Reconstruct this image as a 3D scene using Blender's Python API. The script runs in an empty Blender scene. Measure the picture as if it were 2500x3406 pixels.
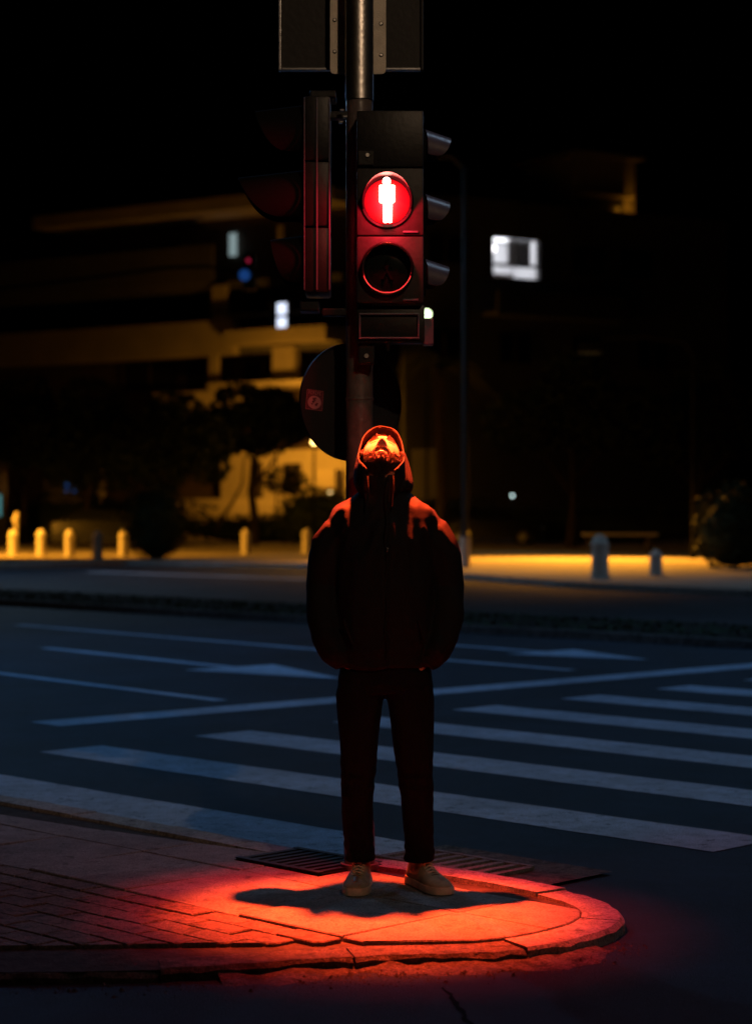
import bpy, bmesh, math, random
import numpy as np
from mathutils import Vector, Matrix, noise

random.seed(7)
R = math.radians
SC = bpy.context.scene
COL = SC.collection

# ------------------------------------------------------------------ camera, world, exposure
CAM_H = 1.37
FPX = 6622.0                      # focal length in pixels of the 2500 x 3406 picture (70 mm on a 36 mm high frame)
cam_d = bpy.data.cameras.new('camera')
cam = bpy.data.objects.new('camera', cam_d)
COL.objects.link(cam)
cam.location = (0, 0, CAM_H)
cam.rotation_euler = (R(90), 0, 0)
cam_d.sensor_fit = 'VERTICAL'
cam_d.sensor_height = 36.0
cam_d.lens = 70.0
cam_d.clip_start = 0.1
cam_d.clip_end = 1000.0
cam_d.dof.use_dof = True
cam_d.dof.focus_distance = 7.2
cam_d.dof.aperture_fstop = 2.4
SC.camera = cam

W = bpy.data.worlds.new('World')
SC.world = W
W.use_nodes = True
wn = W.node_tree
bgn = wn.nodes['Background']
sky = wn.nodes.new('ShaderNodeTexSky')
sky.sky_type = 'NISHITA'
sky.sun_disc = False
sky.sun_elevation = R(-7)
sky.sun_rotation = R(200)
wn.links.new(sky.outputs[0], bgn.inputs[0])
bgn.inputs[1].default_value = 0.004

SC.view_settings.view_transform = 'Standard'
SC.view_settings.look = 'None'
SC.view_settings.exposure = 0.0
SC.view_settings.gamma = 1.0
SC.view_settings.use_curve_mapping = False
SC.render.engine = 'CYCLES'
SC.cycles.use_denoising = True
SC.cycles.max_bounces = 5
SC.cycles.sample_clamp_indirect = 4.0

# ------------------------------------------------------------------ helpers
def P(px, py, Y):
    return Vector(((px - 1250) / FPX * Y, Y, CAM_H + (1703 - py) / FPX * Y))

def G(px, py, z=0.0):
    Y = FPX * (CAM_H - z) / (py - 1703)
    return Vector(((px - 1250) / FPX * Y, Y, z))

def rnd(a, b):
    return a + (b - a) * random.random()

class MB:
    """collects geometry and links it as one mesh object"""
    def __init__(s):
        s.v = []; s.f = []
    def add(s, vs, fs):
        o = len(s.v)
        s.v += [tuple(v) for v in vs]
        s.f += [tuple(i + o for i in f) for f in fs]
        return s
    def box(s, c, size, rz=0.0, m=None):
        x, y, z = (k / 2 for k in size)
        pts = [Vector(p) for p in ((-x,-y,-z),(x,-y,-z),(x,y,-z),(-x,y,-z),(-x,-y,z),(x,-y,z),(x,y,z),(-x,y,z))]
        M = Matrix.Translation(Vector(c)) @ (m if m is not None else Matrix.Rotation(rz, 4, 'Z'))
        return s.add([M @ p for p in pts], [(0,3,2,1),(4,5,6,7),(0,1,5,4),(1,2,6,5),(2,3,7,6),(3,0,4,7)])
    def bbox(s, c, size, b=0.005, rz=0.0, m=None):
        """box with bevelled edges"""
        bm = bmesh.new()
        bmesh.ops.create_cube(bm, size=1.0)
        bmesh.ops.scale(bm, vec=Vector(size), verts=bm.verts)
        bmesh.ops.bevel(bm, geom=bm.edges[:], offset=b, segments=2, affect='EDGES', profile=0.6)
        M = Matrix.Translation(Vector(c)) @ (m if m is not None else Matrix.Rotation(rz, 4, 'Z'))
        bm.verts.index_update()
        s.add([M @ v.co for v in bm.verts], [[v.index for v in f.verts] for f in bm.faces])
        bm.free(); return s
    def loft(s, rings, cap0=True, cap1=True, closed=True):
        n = len(rings[0]); o = len(s.v)
        for r in rings: s.v += [tuple(p) for p in r]
        for k in range(len(rings) - 1):
            for i in range(n if closed else n - 1):
                j = (i + 1) % n
                s.f.append((o + k*n + i, o + k*n + j, o + (k+1)*n + j, o + (k+1)*n + i))
        if cap0: s.f.append(tuple(o + i for i in reversed(range(n))))
        if cap1: s.f.append(tuple(o + (len(rings)-1)*n + i for i in range(n)))
        return s
    def tube(s, pts, rad, seg=12, flat=None):
        pts = [Vector(p) for p in pts]
        if not hasattr(rad, '__len__'): rad = [rad] * len(pts)
        rings = []; up = None
        for i, p in enumerate(pts):
            d = (pts[min(i+1, len(pts)-1)] - pts[max(i-1, 0)]).normalized()
            if up is None:
                up = Vector((0,0,1)) if abs(d.z) < 0.9 else Vector((0,-1,0))
            a = d.cross(up).normalized(); b = a.cross(d).normalized(); up = b
            fl = flat[i] if flat else 1.0
            rings.append([p + a*math.cos(t)*rad[i] + b*math.sin(t)*rad[i]*fl for t in (2*math.pi*k/seg for k in range(seg))])
        return s.loft(rings)
    def disc(s, c, r, axis, th=0.004, seg=48, rx=None):
        axis = Vector(axis).normalized()
        return s.tube([Vector(c) - axis*th/2, Vector(c) + axis*th/2], r, seg)
    def sphere(s, c, r, seg=16, rings=10):
        if not hasattr(r, '__len__'): r = (r, r, r)
        vs = []; fs = []
        for i in range(rings + 1):
            t = math.pi * i / rings
            for j in range(seg):
                a = 2 * math.pi * j / seg
                vs.append((c[0] + r[0]*math.sin(t)*math.cos(a), c[1] + r[1]*math.sin(t)*math.sin(a), c[2] + r[2]*math.cos(t)))
        for i in range(rings):
            for j in range(seg):
                k = (j + 1) % seg
                fs.append((i*seg+j, (i+1)*seg+j, (i+1)*seg+k, i*seg+k))
        return s.add(vs, fs)
    def prism(s, poly, z0, z1):
        n = len(poly)
        vs = [(p[0], p[1], z0) for p in poly] + [(p[0], p[1], z1) for p in poly]
        fs = [tuple(reversed(range(n))), tuple(range(n, 2*n))]
        fs += [(i, (i+1) % n, n + (i+1) % n, n + i) for i in range(n)]
        return s.add(vs, fs)
    def mesh(s, name, mat=None, smooth=False, angle=40):
        me = bpy.data.meshes.new(name)
        me.from_pydata(s.v, [], s.f)
        me.validate()
        bm = bmesh.new(); bm.from_mesh(me)
        bmesh.ops.recalc_face_normals(bm, faces=bm.faces)
        bm.to_mesh(me); bm.free()
        if smooth:
            me.shade_smooth()
            me.set_sharp_from_angle(angle=R(angle))
        if mat: me.materials.append(mat)
        return me
    def build(s, name, mat, parent=None, smooth=False, angle=40):
        return link(name, s.mesh(name, mat, smooth, angle), parent)

def link(name, me, parent=None):
    o = bpy.data.objects.new(name, me)
    COL.objects.link(o)
    if parent is not None:
        o.parent = parent
        o.matrix_parent_inverse = Matrix.Identity(4)
        o.matrix_parent_inverse = parent_world(parent).inverted()
    return o

def parent_world(o):
    m = o.matrix_basis.copy()
    if o.parent is not None:
        m = parent_world(o.parent) @ o.matrix_parent_inverse @ m
    return m

def thing(name, label, cat, loc=(0,0,0), rz=0, group=None):
    o = bpy.data.objects.new(name, None)
    COL.objects.link(o)
    o.empty_display_size = 0.2
    o.location = loc; o.rotation_euler = (0, 0, rz)
    o['label'] = label; o['category'] = cat
    if group: o['group'] = group
    return o

def tag(o, label, cat, group=None, kind=None):
    o['label'] = label; o['category'] = cat
    if group: o['group'] = group
    if kind: o['kind'] = kind
    return o

def struct(o, kind='structure'):
    o['kind'] = kind
    return o

def copy_tree(o, parent=None):
    c = o.copy(); COL.objects.link(c)
    c.parent = parent
    for ch in list(o.children): copy_tree(ch, c)
    return c

# ------------------------------------------------------------------ materials
def mat(name, col, rough=0.6, metal=0.0, var=0.0, vscale=8.0, bump=0.0, bscale=60.0, spec=0.5, col2=None, coat=0.0):
    m = bpy.data.materials.new(name); m.use_nodes = True
    nt = m.node_tree; b = nt.nodes['Principled BSDF']
    b.inputs['Base Color'].default_value = (*col, 1)
    b.inputs['Roughness'].default_value = rough
    b.inputs['Metallic'].default_value = metal
    b.inputs['Specular IOR Level'].default_value = spec
    b.inputs['Coat Weight'].default_value = coat
    tc = None
    if var or bump or col2:
        tc = nt.nodes.new('ShaderNodeTexCoord')
    if var or col2:
        n = nt.nodes.new('ShaderNodeTexNoise'); n.inputs['Scale'].default_value = vscale
        n.inputs['Detail'].default_value = 8; n.inputs['Roughness'].default_value = 0.65
        nt.links.new(tc.outputs['Object'], n.inputs['Vector'])
        cr = nt.nodes.new('ShaderNodeValToRGB')
        c2 = col2 if col2 else tuple(c * (1 + var) for c in col)
        c1 = tuple(c * (1 - var) for c in col) if not col2 else col
        cr.color_ramp.elements[0].position = 0.32; cr.color_ramp.elements[1].position = 0.68
        cr.color_ramp.elements[0].color = (*c1, 1); cr.color_ramp.elements[1].color = (*c2, 1)
        nt.links.new(n.outputs['Fac'], cr.inputs[0])
        nt.links.new(cr.outputs[0], b.inputs['Base Color'])
    if bump:
        n2 = nt.nodes.new('ShaderNodeTexNoise'); n2.inputs['Scale'].default_value = bscale
        n2.inputs['Detail'].default_value = 6
        nt.links.new(tc.outputs['Object'], n2.inputs['Vector'])
        bp = nt.nodes.new('ShaderNodeBump'); bp.inputs['Strength'].default_value = bump
        bp.inputs['Distance'].default_value = 0.01
        nt.links.new(n2.outputs['Fac'], bp.inputs['Height'])
        nt.links.new(bp.outputs[0], b.inputs['Normal'])
    return m

def emit(name, col, strength, base=(0.02,0.02,0.02)):
    m = bpy.data.materials.new(name); m.use_nodes = True
    b = m.node_tree.nodes['Principled BSDF']
    b.inputs['Base Color'].default_value = (*base, 1)
    b.inputs['Emission Color'].default_value = (*col, 1)
    b.inputs['Emission Strength'].default_value = strength
    return m

M = dict(
    asphalt = mat('asphalt', (0.011,0.019,0.030), 0.75, var=0.45, vscale=5, bump=0.9, bscale=140, spec=0.35),
    paint = mat('road_paint', (0.46,0.52,0.60), 0.65, var=0.0, vscale=9, bump=0.5, bscale=120, col2=(0.27,0.33,0.41)),
    soil = mat('soil', (0.018,0.017,0.015), 0.95, var=0.5, vscale=10, bump=1.0, bscale=40, spec=0.1),
    concrete = mat('concrete', (0.215,0.195,0.19), 0.8, var=0.38, vscale=6, bump=0.6, bscale=90, spec=0.3),
    kerb = mat('kerb_concrete', (0.34,0.31,0.30), 0.8, var=0.28, vscale=9, bump=0.8, bscale=70, spec=0.3),
    kerb_old = mat('kerb_weathered', (0.115,0.10,0.09), 0.9, var=0.5, vscale=14, bump=1.0, bscale=60, spec=0.2),
    brick = mat('brick_paver', (0.17,0.13,0.115), 0.85, var=0.35, vscale=14, bump=0.9, bscale=110, spec=0.25),
    mortar = mat('mortar', (0.05,0.045,0.04), 0.95, var=0.4, vscale=20, bump=0.8, bscale=80, spec=0.15),
    far_pave = mat('far_paving', (0.26,0.23,0.20), 0.85, var=0.25, vscale=0.7, bump=0.3, bscale=10),
    iron = mat('cast_iron', (0.03,0.03,0.032), 0.55, metal=0.6, var=0.3, vscale=30, bump=0.4, bscale=80),
    tar = mat('tar', (0.008,0.009,0.011), 0.95, spec=0.05, bump=0.4, bscale=60),
    galv = mat('galvanised_steel', (0.52,0.50,0.47), 0.34, metal=1.0, var=0.18, vscale=18, bump=0.1, bscale=60),
    pole_paint = mat('pole_paint', (0.10,0.08,0.078), 0.34, metal=0.0, var=0.3, vscale=16, bump=0.25, bscale=45, spec=0.6),
    plate = mat('plate_paint', (0.56,0.50,0.41), 0.6, var=0.12, vscale=30, bump=0.2, bscale=200),
    black_pl = mat('black_polycarbonate', (0.006,0.0055,0.0055), 0.42, var=0.3, vscale=20, bump=0.08, bscale=60, spec=0.22),
    ped_face_glow = mat('signal_face_glow', (0.015,0.012,0.012), 0.5, var=0.35, vscale=25, bump=0.1, bscale=60, spec=0.25),  # housing black made paler to stand in for the red bloom round the lens
    hood_black = mat('hood_black', (0.004,0.004,0.004), 0.85, spec=0.08),
    visor_pl = mat('visor_plastic', (0.065,0.052,0.085), 0.36, var=0.15, vscale=20, bump=0.05, bscale=60, spec=0.6),
    sign_back = mat('sign_back', (0.009,0.0085,0.0085), 0.6, var=0.2, vscale=9, bump=0.15, bscale=40, spec=0.3),
    alu = mat('aluminium_edge', (0.55,0.56,0.58), 0.25, metal=1.0, var=0.1, vscale=20),
    lens_dark = mat('dark_lens', (0.006,0.008,0.007), 0.12, spec=0.5),
    lens_red = emit('red_lens', (1.0,0.006,0.02), 0.40, (0.75,0.02,0.015)),
    sticker_red = mat('sticker_red', (0.10,0.008,0.02), 0.6, var=0.3, vscale=60),
    sticker_pink = mat('sticker_pink', (0.42,0.14,0.16), 0.6, var=0.2, vscale=90),
    fabric = mat('jacket_fabric', (0.0066,0.0058,0.0066), 0.78, var=0.2, vscale=40, bump=0.25, bscale=350, spec=0.12),
    lining = mat('hood_lining', (0.007,0.006,0.006), 0.9, spec=0.1),
    denim = mat('dark_denim', (0.0055,0.006,0.009), 0.9, var=0.3, vscale=30, bump=0.3, bscale=400, spec=0.06),
    shoe = mat('suede_shoe', (0.33,0.27,0.19), 0.85, var=0.25, vscale=30, bump=0.3, bscale=200),
    shoe_dark = mat('shoe_dark_trim', (0.10,0.075,0.05), 0.8),
    sole = mat('shoe_sole', (0.5,0.44,0.35), 0.7, var=0.25, vscale=30),
    lace = mat('shoe_lace', (0.5,0.45,0.36), 0.85),
    skin = mat('skin', (0.30,0.145,0.085), 0.42, var=0.12, vscale=60, bump=0.12, bscale=420, spec=0.45),
    hair = mat('dark_hair', (0.022,0.008,0.005), 0.45, spec=0.35),
    metal_dark = mat('dark_metal', (0.05,0.05,0.055), 0.4, metal=0.8),
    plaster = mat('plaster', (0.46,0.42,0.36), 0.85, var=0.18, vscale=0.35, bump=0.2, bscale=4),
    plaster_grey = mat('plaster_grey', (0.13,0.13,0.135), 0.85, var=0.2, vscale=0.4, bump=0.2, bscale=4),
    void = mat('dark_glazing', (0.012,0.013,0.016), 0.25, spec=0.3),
    trim_recess_shade = mat('trim_recess_shade', (0.06,0.04,0.028), 0.7, var=0.2, vscale=1.5),  # brown of frames and cabinet; on the back wall it paints recess shade
    stone = mat('bollard_stone', (0.58,0.55,0.50), 0.8, var=0.15, vscale=5, bump=0.3, bscale=20),
    leaf = mat('leaf', (0.030,0.045,0.018), 0.7, var=0.4, vscale=1.2, spec=0.2),
    palm = mat('palm_leaf', (0.07,0.09,0.035), 0.6, var=0.3, vscale=1.2),
    bark = mat('bark', (0.045,0.035,0.028), 0.9, var=0.4, vscale=4, bump=0.8, bscale=12, spec=0.1),
    lamp_metal = mat('lamp_metal', (0.006,0.006,0.0065), 0.9, spec=0.04),
    post_grey = mat('post_grey', (0.022,0.025,0.03), 0.5, var=0.2, vscale=3),
    car_paint = mat('car_paint', (0.012,0.014,0.018), 0.25, coat=0.6),
    rubber = mat('rubber', (0.012,0.012,0.012), 0.8),
    glass = mat('car_glass', (0.01,0.012,0.014), 0.08),
    em_fig = emit('red_figure_lamp', (1.0,0.34,0.26), 16.0),
    em_sodium = emit('sodium_bulb', (1.0,0.62,0.16), 9.0),
    em_warm = emit('warm_lamp', (1.0,0.72,0.30), 3.0),
    em_green = emit('mercury_lamp', (0.75,1.0,0.55), 8.0),
    em_cool = emit('cool_led', (0.75,0.86,1.0), 3.0),
    em_pink = emit('distant_lamp_pink', (0.85,0.72,0.85), 5),
    em_teal = emit('distant_lamp_teal', (0.55,0.75,0.72), 4),
    em_cyan = emit('cyan_sign_panel', (0.03,0.35,0.38), 0.5),
    em_blue = emit('blue_panel', (0.03,0.10,0.32), 0.45),
    em_win = emit('stair_window_glow', (0.72,0.80,1.0), 1.5),
    em_slit = emit('window_slit_glow', (0.45,0.60,0.62), 0.45),
    em_room = emit('room_globe', (1.0,0.97,1.0), 5.0),
    white_wall = mat('room_white', (0.7,0.7,0.72), 0.8),
    white_cloth = mat('curtain', (0.6,0.6,0.62), 0.9),
    em_sig_blue = emit('far_signal_blue', (0.02,0.12,0.5), 0.3),
    em_sig_red = emit('far_signal_red', (0.8,0.03,0.1), 0.4),
)

def rich(name, base, speck, speck_amt, patch, rough, bump, sc=170.0, worn=None):
    """ground material: broad patches, fine aggregate, scattered pale stones, optional wear down to what lies below"""
    m = bpy.data.materials.new(name); m.use_nodes = True
    nt = m.node_tree; L = nt.links; b = nt.nodes['Principled BSDF']
    b.inputs['Roughness'].default_value = rough; b.inputs['Specular IOR Level'].default_value = .3
    tc = nt.nodes.new('ShaderNodeTexCoord')
    def noi(scale, det=5, ro=.6):
        n = nt.nodes.new('ShaderNodeTexNoise'); n.inputs['Scale'].default_value = scale; n.inputs['Detail'].default_value = det; n.inputs['Roughness'].default_value = ro
        L.new(tc.outputs['Object'], n.inputs['Vector']); return n
    def ramp(src, p0, p1, c0, c1):
        r = nt.nodes.new('ShaderNodeValToRGB'); e = r.color_ramp.elements
        e[0].position = p0; e[1].position = p1; e[0].color = (*c0, 1); e[1].color = (*c1, 1); L.new(src, r.inputs[0]); return r
    def mix(kind, f, a, c):
        x = nt.nodes.new('ShaderNodeMix'); x.data_type = 'RGBA'; x.blend_type = kind
        if isinstance(f, float): x.inputs['Factor'].default_value = f
        else: L.new(f, x.inputs['Factor'])
        for s_, i in ((a, 6), (c, 7)):
            if isinstance(s_, tuple): x.inputs[i].default_value = (*s_, 1)
            else: L.new(s_, x.inputs[i])
        return x.outputs[2]
    broad = ramp(noi(.9, 7, .62).outputs['Fac'], .3, .7, (1-patch,)*3, (1+patch,)*3)
    mid = ramp(noi(9, 6, .7).outputs['Fac'], .3, .7, (.75,)*3, (1.25,)*3)
    fine = ramp(noi(sc, 3, .7).outputs['Fac'], .25, .75, (.35,)*3, (1.7,)*3)
    col = mix('MULTIPLY', 1.0, mix('MULTIPLY', 1.0, mix('MULTIPLY', 1.0, base, broad.outputs[0]), mid.outputs[0]), fine.outputs[0])
    vo = nt.nodes.new('ShaderNodeTexVoronoi'); vo.inputs['Scale'].default_value = 75; L.new(tc.outputs['Object'], vo.inputs['Vector'])
    sp = ramp(vo.outputs['Distance'], speck_amt, speck_amt + .06, (1,1,1), (0,0,0))
    sel = nt.nodes.new('ShaderNodeSeparateColor'); L.new(vo.outputs['Color'], sel.inputs[0])
    sr = ramp(sel.outputs[0], .80, .84, (0,0,0), (1,1,1))
    f = mix('MULTIPLY', 1.0, sp.outputs[0], sr.outputs[0])
    col = mix('MIX', f, col, speck)
    if worn:
        w1 = ramp(noi(16, 9, .78).outputs['Fac'], worn[1], worn[1] + .10, (1,1,1), (0,0,0))
        col = mix('MIX', w1.outputs[0], col, worn[0])
    L.new(col, b.inputs['Base Color'])
    n2 = noi(sc*.8, 5, .7); bp = nt.nodes.new('ShaderNodeBump'); bp.inputs['Strength'].default_value = bump; bp.inputs['Distance'].default_value = .012
    L.new(n2.outputs['Fac'], bp.inputs['Height']); L.new(bp.outputs[0], b.inputs['Normal'])
    return m
M['asphalt'] = rich('asphalt', (0.010,0.020,0.035), (0.085,0.085,0.09), .16, .5, .68, 1.0)
M['paint'] = rich('road_paint', (0.36,0.45,0.58), (0.2,0.22,0.25), .1, .22, .7, .7, 150, ((0.05,0.065,0.085), .34))
M['concrete'] = rich('concrete', (0.205,0.187,0.182), (0.30,0.28,0.26), .12, .35, .82, .8, 120, ((0.09,0.08,0.076), .36))
M['kerb'] = rich('kerb_concrete', (0.34,0.31,0.30), (0.45,0.42,0.40), .12, .25, .82, .9, 110, ((0.12,0.105,0.10), .37))
M['kerb_old'] = rich('kerb_weathered', (0.115,0.10,0.09), (0.26,0.24,0.21), .16, .4, .9, 1.0, 90, ((0.04,0.036,0.032), .42))
M['brick'] = rich('brick_paver', (0.165,0.125,0.11), (0.24,0.20,0.18), .12, .30, .85, 1.0, 100, ((0.06,0.05,0.045), .40))
# ------------------------------------------------------------------ the road frame: e1 along the road, e2 across it
E1 = Vector((0.707, -0.707)); E2 = Vector((0.707, 0.707))
ROAD_Z = -0.05
def RS(t, s):                       # t along, s across
    return Vector((E1.x*t + E2.x*s, E1.y*t + E2.y*s))

MB().add([(-400,-150,-0.30),(400,-150,-0.30),(400,700,-0.30),(-400,700,-0.30)], [(0,1,2,3)]).build('ground', M['soil'])['kind'] = 'structure'

def grid_sheet(poly_fn, nx, ny):
    vs = []; fs = []
    for j in range(ny + 1):
        for i in range(nx + 1):
            vs.append(poly_fn(i / nx, j / ny))
    for j in range(ny):
        for i in range(nx):
            a = j*(nx+1) + i
            fs.append((a, a+1, a+nx+2, a+nx+1))
    return vs, fs
def road_pt(u, v):
    p = Vector((-70 + 140*u, -12 + 110*v))
    return (p.x, p.y, ROAD_Z)
struct(MB().add(*grid_sheet(road_pt, 1, 1)).build('road', M['asphalt']))

# painted markings and pale streaks, each a sheet 4 mm above the road
def marking(pts, m='paint', name='road_marking', dz=0.004):
    o = MB().add([(p[0], p[1], ROAD_Z + dz) for p in pts], [tuple(range(len(pts)))]).build(name, M[m])
    return struct(o)
K = (CAM_H - ROAD_Z) / 1.45
c0 = Vector((-2.03, 12.0)) * K
step = Vector((0.863, 0.858)) * K
e_len = Vector((3.46, -3.53)) * K
e_wid = Vector((0.335, 0.335)) * K
for k in range(-1, 9):
    a = c0 + step * k
    n = 24                                                        # slightly ragged paint edges
    lo = [a + e_len*(i/n) + e_wid*rnd(-.015,.015) for i in range(n+1)]
    hi = [a + e_wid + e_len*(i/n) + e_wid*rnd(-.015,.015) for i in range(n+1)]
    marking(lo + hi[::-1], name='crossing_stripe')
def strip(p0, p1, w, name, m='paint', dz=0.004):
    p0 = Vector(p0[:2]); p1 = Vector(p1[:2])
    d = (p1 - p0).normalized(); nrm = Vector((-d.y, d.x)) * w / 2
    return marking([p0 - nrm, p1 - nrm, p1 + nrm, p0 + nrm], m, name, dz)
L1a, L1b = G(150, 2410, ROAD_Z), G(2500, 2215, ROAD_Z)
strip(L1a, L1a + (L1b - L1a) * 1.6, 0.36, 'stop_line')
strip(G(-300, 2205, ROAD_Z), G(735, 2333, ROAD_Z), 0.13, 'lane_line_and_streak', dz=0.008)
strip(G(60, 2080, ROAD_Z), G(1900, 2232, ROAD_Z), 0.15, 'lane_line_and_streak', dz=0.008)
strip(G(300, 1903, ROAD_Z), G(1080, 1930, ROAD_Z), 0.35, 'lane_line_and_streak', dz=0.008)  # pale streak on the far carriageway
strip(G(380, 1880, ROAD_Z), G(1020, 1888, ROAD_Z), 0.30, 'far_streak', dz=0.008)  # second pale streak, closer to the far kerb
def arrow(p0, p1, hw=0.5):
    p0 = Vector(p0[:2]); p1 = Vector(p1[:2]); d = (p1 - p0).normalized(); n = Vector((-d.y, d.x))
    L = (p1 - p0).length; q = p1 - d * min(1.7, L*0.5)
    marking([p0 - n*.075, q - n*.075, q - n*hw, p1, q + n*hw, q + n*.075, p0 + n*.075], name='lane_arrow', dz=0.008)
arrow(G(151, 2157, ROAD_Z), G(1150, 2262, ROAD_Z))
arrow(G(1469, 2146, ROAD_Z), G(2158, 2197, ROAD_Z))
# a crack in the near asphalt
seam2 = []
for k in range(26):
    f = k/25; seam2.append((1470 + 135*f + 14*noise.noise(Vector((f*9, 0, 4))) + rnd(-3,3), 3285 + 190*f**1.15))
lo, hi = [], []
for i, (x, y) in enumerate(seam2):
    g = G(x, y, ROAD_Z); w = (0.003 + 0.006*random.random())*(.3 + min(1, i/8))
    lo.append((g.x - w, g.y)); hi.append((g.x + w, g.y))
ck = MB()
for i in range(len(lo)): ck.v += [(lo[i][0], lo[i][1], ROAD_Z+.003), (hi[i][0], hi[i][1], ROAD_Z+.003)]
for i in range(len(lo) - 1): ck.f.append((2*i, 2*i+1, 2*i+3, 2*i+2))
struct(ck.build('road_crack', M['tar']))

# planted median between the carriageways
def rs_poly(t0, t1, s0, s1):
    return [RS(t0, s0), RS(t1, s0), RS(t1, s1), RS(t0, s1)]
med = MB().prism(rs_poly(-60, 40, 17.45, 19.75), -0.06, 0.035).build('median', M['soil']); struct(med)
for s0 in (17.3, 19.752):
    ml = MB()
    for k in range(60):
        ml.prism(rs_poly(-50 + k*1.2, -50 + k*1.2 + 1.19, s0, s0 + 0.148), -0.06, 0.04)
    o = ml.build('kerb', M['kerb_old'], med); o['kind'] = 'stuff'
# low ground cover on the median
gc = MB()
for k in range(5200):
    t = rnd(-30, 14); s = rnd(17.55, 19.65); p = RS(t, s); h = rnd(.012, .045); a = rnd(0, 6.28)
    d = Vector((math.cos(a), math.sin(a), 0)) * rnd(.03, .07); b = Vector((p.x, p.y, 0.03))
    gc.add([b - d, b + d, b + d*.4 + Vector((d.y*.6, -d.x*.6, h))], [(0,1,2)])
gco = gc.build('ground_cover', M['leaf']); gco['kind'] = 'stuff'; gco['label'] = 'dark low ground cover on the road median'; gco['category'] = 'ground cover'

# far pavement behind the second carriageway
far_edge = [G(x, y, 0.06) for x, y in ((-900,1893),(-200,1884),(0,1878),(420,1866),(1000,1872),(1400,1890),(1550,1908),(1900,1935),(2500,1962),(3300,1990))]
poly = [(p.x, p.y) for p in far_edge] + [(120, 45), (120, 250), (-120, 250), (-120, 66)]
fp = struct(MB().prism(poly, -0.25, 0.06).build('far_pavement', M['far_pave']))
kb = MB()
for a, b in zip(far_edge[:-1], far_edge[1:]):
    d = Vector((b.x - a.x, b.y - a.y)); n = Vector((d.y, -d.x)).normalized()
    L = d.length; d.normalize()
    m = max(1, int(L / 1.0))
    for k in range(m):
        p = Vector((a.x, a.y)) + d * L * k / m; q = Vector((a.x, a.y)) + d * (L * (k+1) / m - 0.02)
        kb.prism([p, q, q + n*.16, p + n*.16], -0.06, 0.066)
o = kb.build('kerb', M['kerb'], fp); o['kind'] = 'stuff'

# ------------------------------------------------------------------ near pavement: the corner the man stands on
back = [(-700,2512),(0,2640),(450,2720),(980,2820),(1400,2872),(1600,2902),(1750,2927)]
tip = [(1900,2958),(1990,2982),(2050,3006),(2080,3030),(2078,3056),(2040,3084),(1980,3104),(1890,3127),(1785,3146)]
front = [(1640,3160),(1480,3166),(1250,3170),(980,3188),(726,3205),(530,3216),(250,3222),(0,3224),(-700,3226)]
outline = [G(x, y) for x, y in back + tip + front]
outline = [Vector((p.x, p.y)) for p in outline]
far_l_back = outline[0] + Vector((-3.2, 3.05)); far_l_front = outline[-1] + Vector((-3.2, 0))
outline = [far_l_back] + outline + [far_l_front]

def offset_in(pl, w):
    out = []
    for i, p in enumerate(pl):
        a = pl[max(i-1, 0)]; b = pl[min(i+1, len(pl)-1)]
        d = (b - a).normalized(); n = Vector((d.y, -d.x))     # outline runs back edge left->right then front right->left: inward is to the right
        out.append(p + n * w)
    return out
KW = 0.155
inner = offset_in(outline, KW)
pave = MB().prism([tuple(p) for p in offset_in(outline, 0.03)], -0.12, -0.016).build('pavement', M['mortar'])
struct(pave)

def clip_convex(poly, hull):
    out = list(poly)
    cx = sum(p.x for p in hull)/len(hull); cy = sum(p.y for p in hull)/len(hull)
    for i in range(len(hull)):
        a = hull[i]; b = hull[(i+1) % len(hull)]; d = b - a
        def side(p): return d.x*(p.y - a.y) - d.y*(p.x - a.x)
        sg = 1 if side(Vector((cx, cy))) > 0 else -1
        res = []
        for j in range(len(out)):
            p = out[j]; q = out[(j+1) % len(out)]
            sp, sq = side(p)*sg, side(q)*sg
            if sp >= 0: res.append(p)
            if (sp >= 0) != (sq >= 0):
                res.append(p + (q - p) * (sp / (sp - sq)))
        out = res
        if len(out) < 3: return []
    return out
def area(poly):
    return abs(sum(poly[i].x*poly[(i+1)%len(poly)].y - poly[(i+1)%len(poly)].x*poly[i].y for i in range(len(poly))))/2
def shrink(poly, g):
    c = sum(poly, Vector((0,0))) / len(poly)
    return [p + (c - p).normalized() * min(g, (c-p).length*0.3) for p in poly]

# convex hull region inside the kerb ring
hull_px = [inner[0], inner[4], inner[7]] + inner[8:17] + [inner[17], inner[-1]]
region = hull_px
def slab_piece(poly, z0, z1, bev=0.004):
    """a stone with a small chamfered top edge"""
    c = sum(poly, Vector((0,0))) / len(poly); n = len(poly)
    top = [p + (c - p).normalized()*bev for p in poly]
    tilt = Vector((rnd(-.012,.012), rnd(-.012,.012)))
    def zz(p, z): return z + (p - c).dot(tilt)
    vs = [(p.x, p.y, z0) for p in poly] + [(p.x, p.y, zz(p, z1 - bev)) for p in poly] + [(p.x, p.y, zz(p, z1)) for p in top]
    fs = [(i, (i+1)%n, n+(i+1)%n, n+i) for i in range(n)] + [(n+i, n+(i+1)%n, 2*n+(i+1)%n, 2*n+i) for i in range(n)] + [tuple(range(2*n, 3*n))]
    return vs, fs

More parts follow.
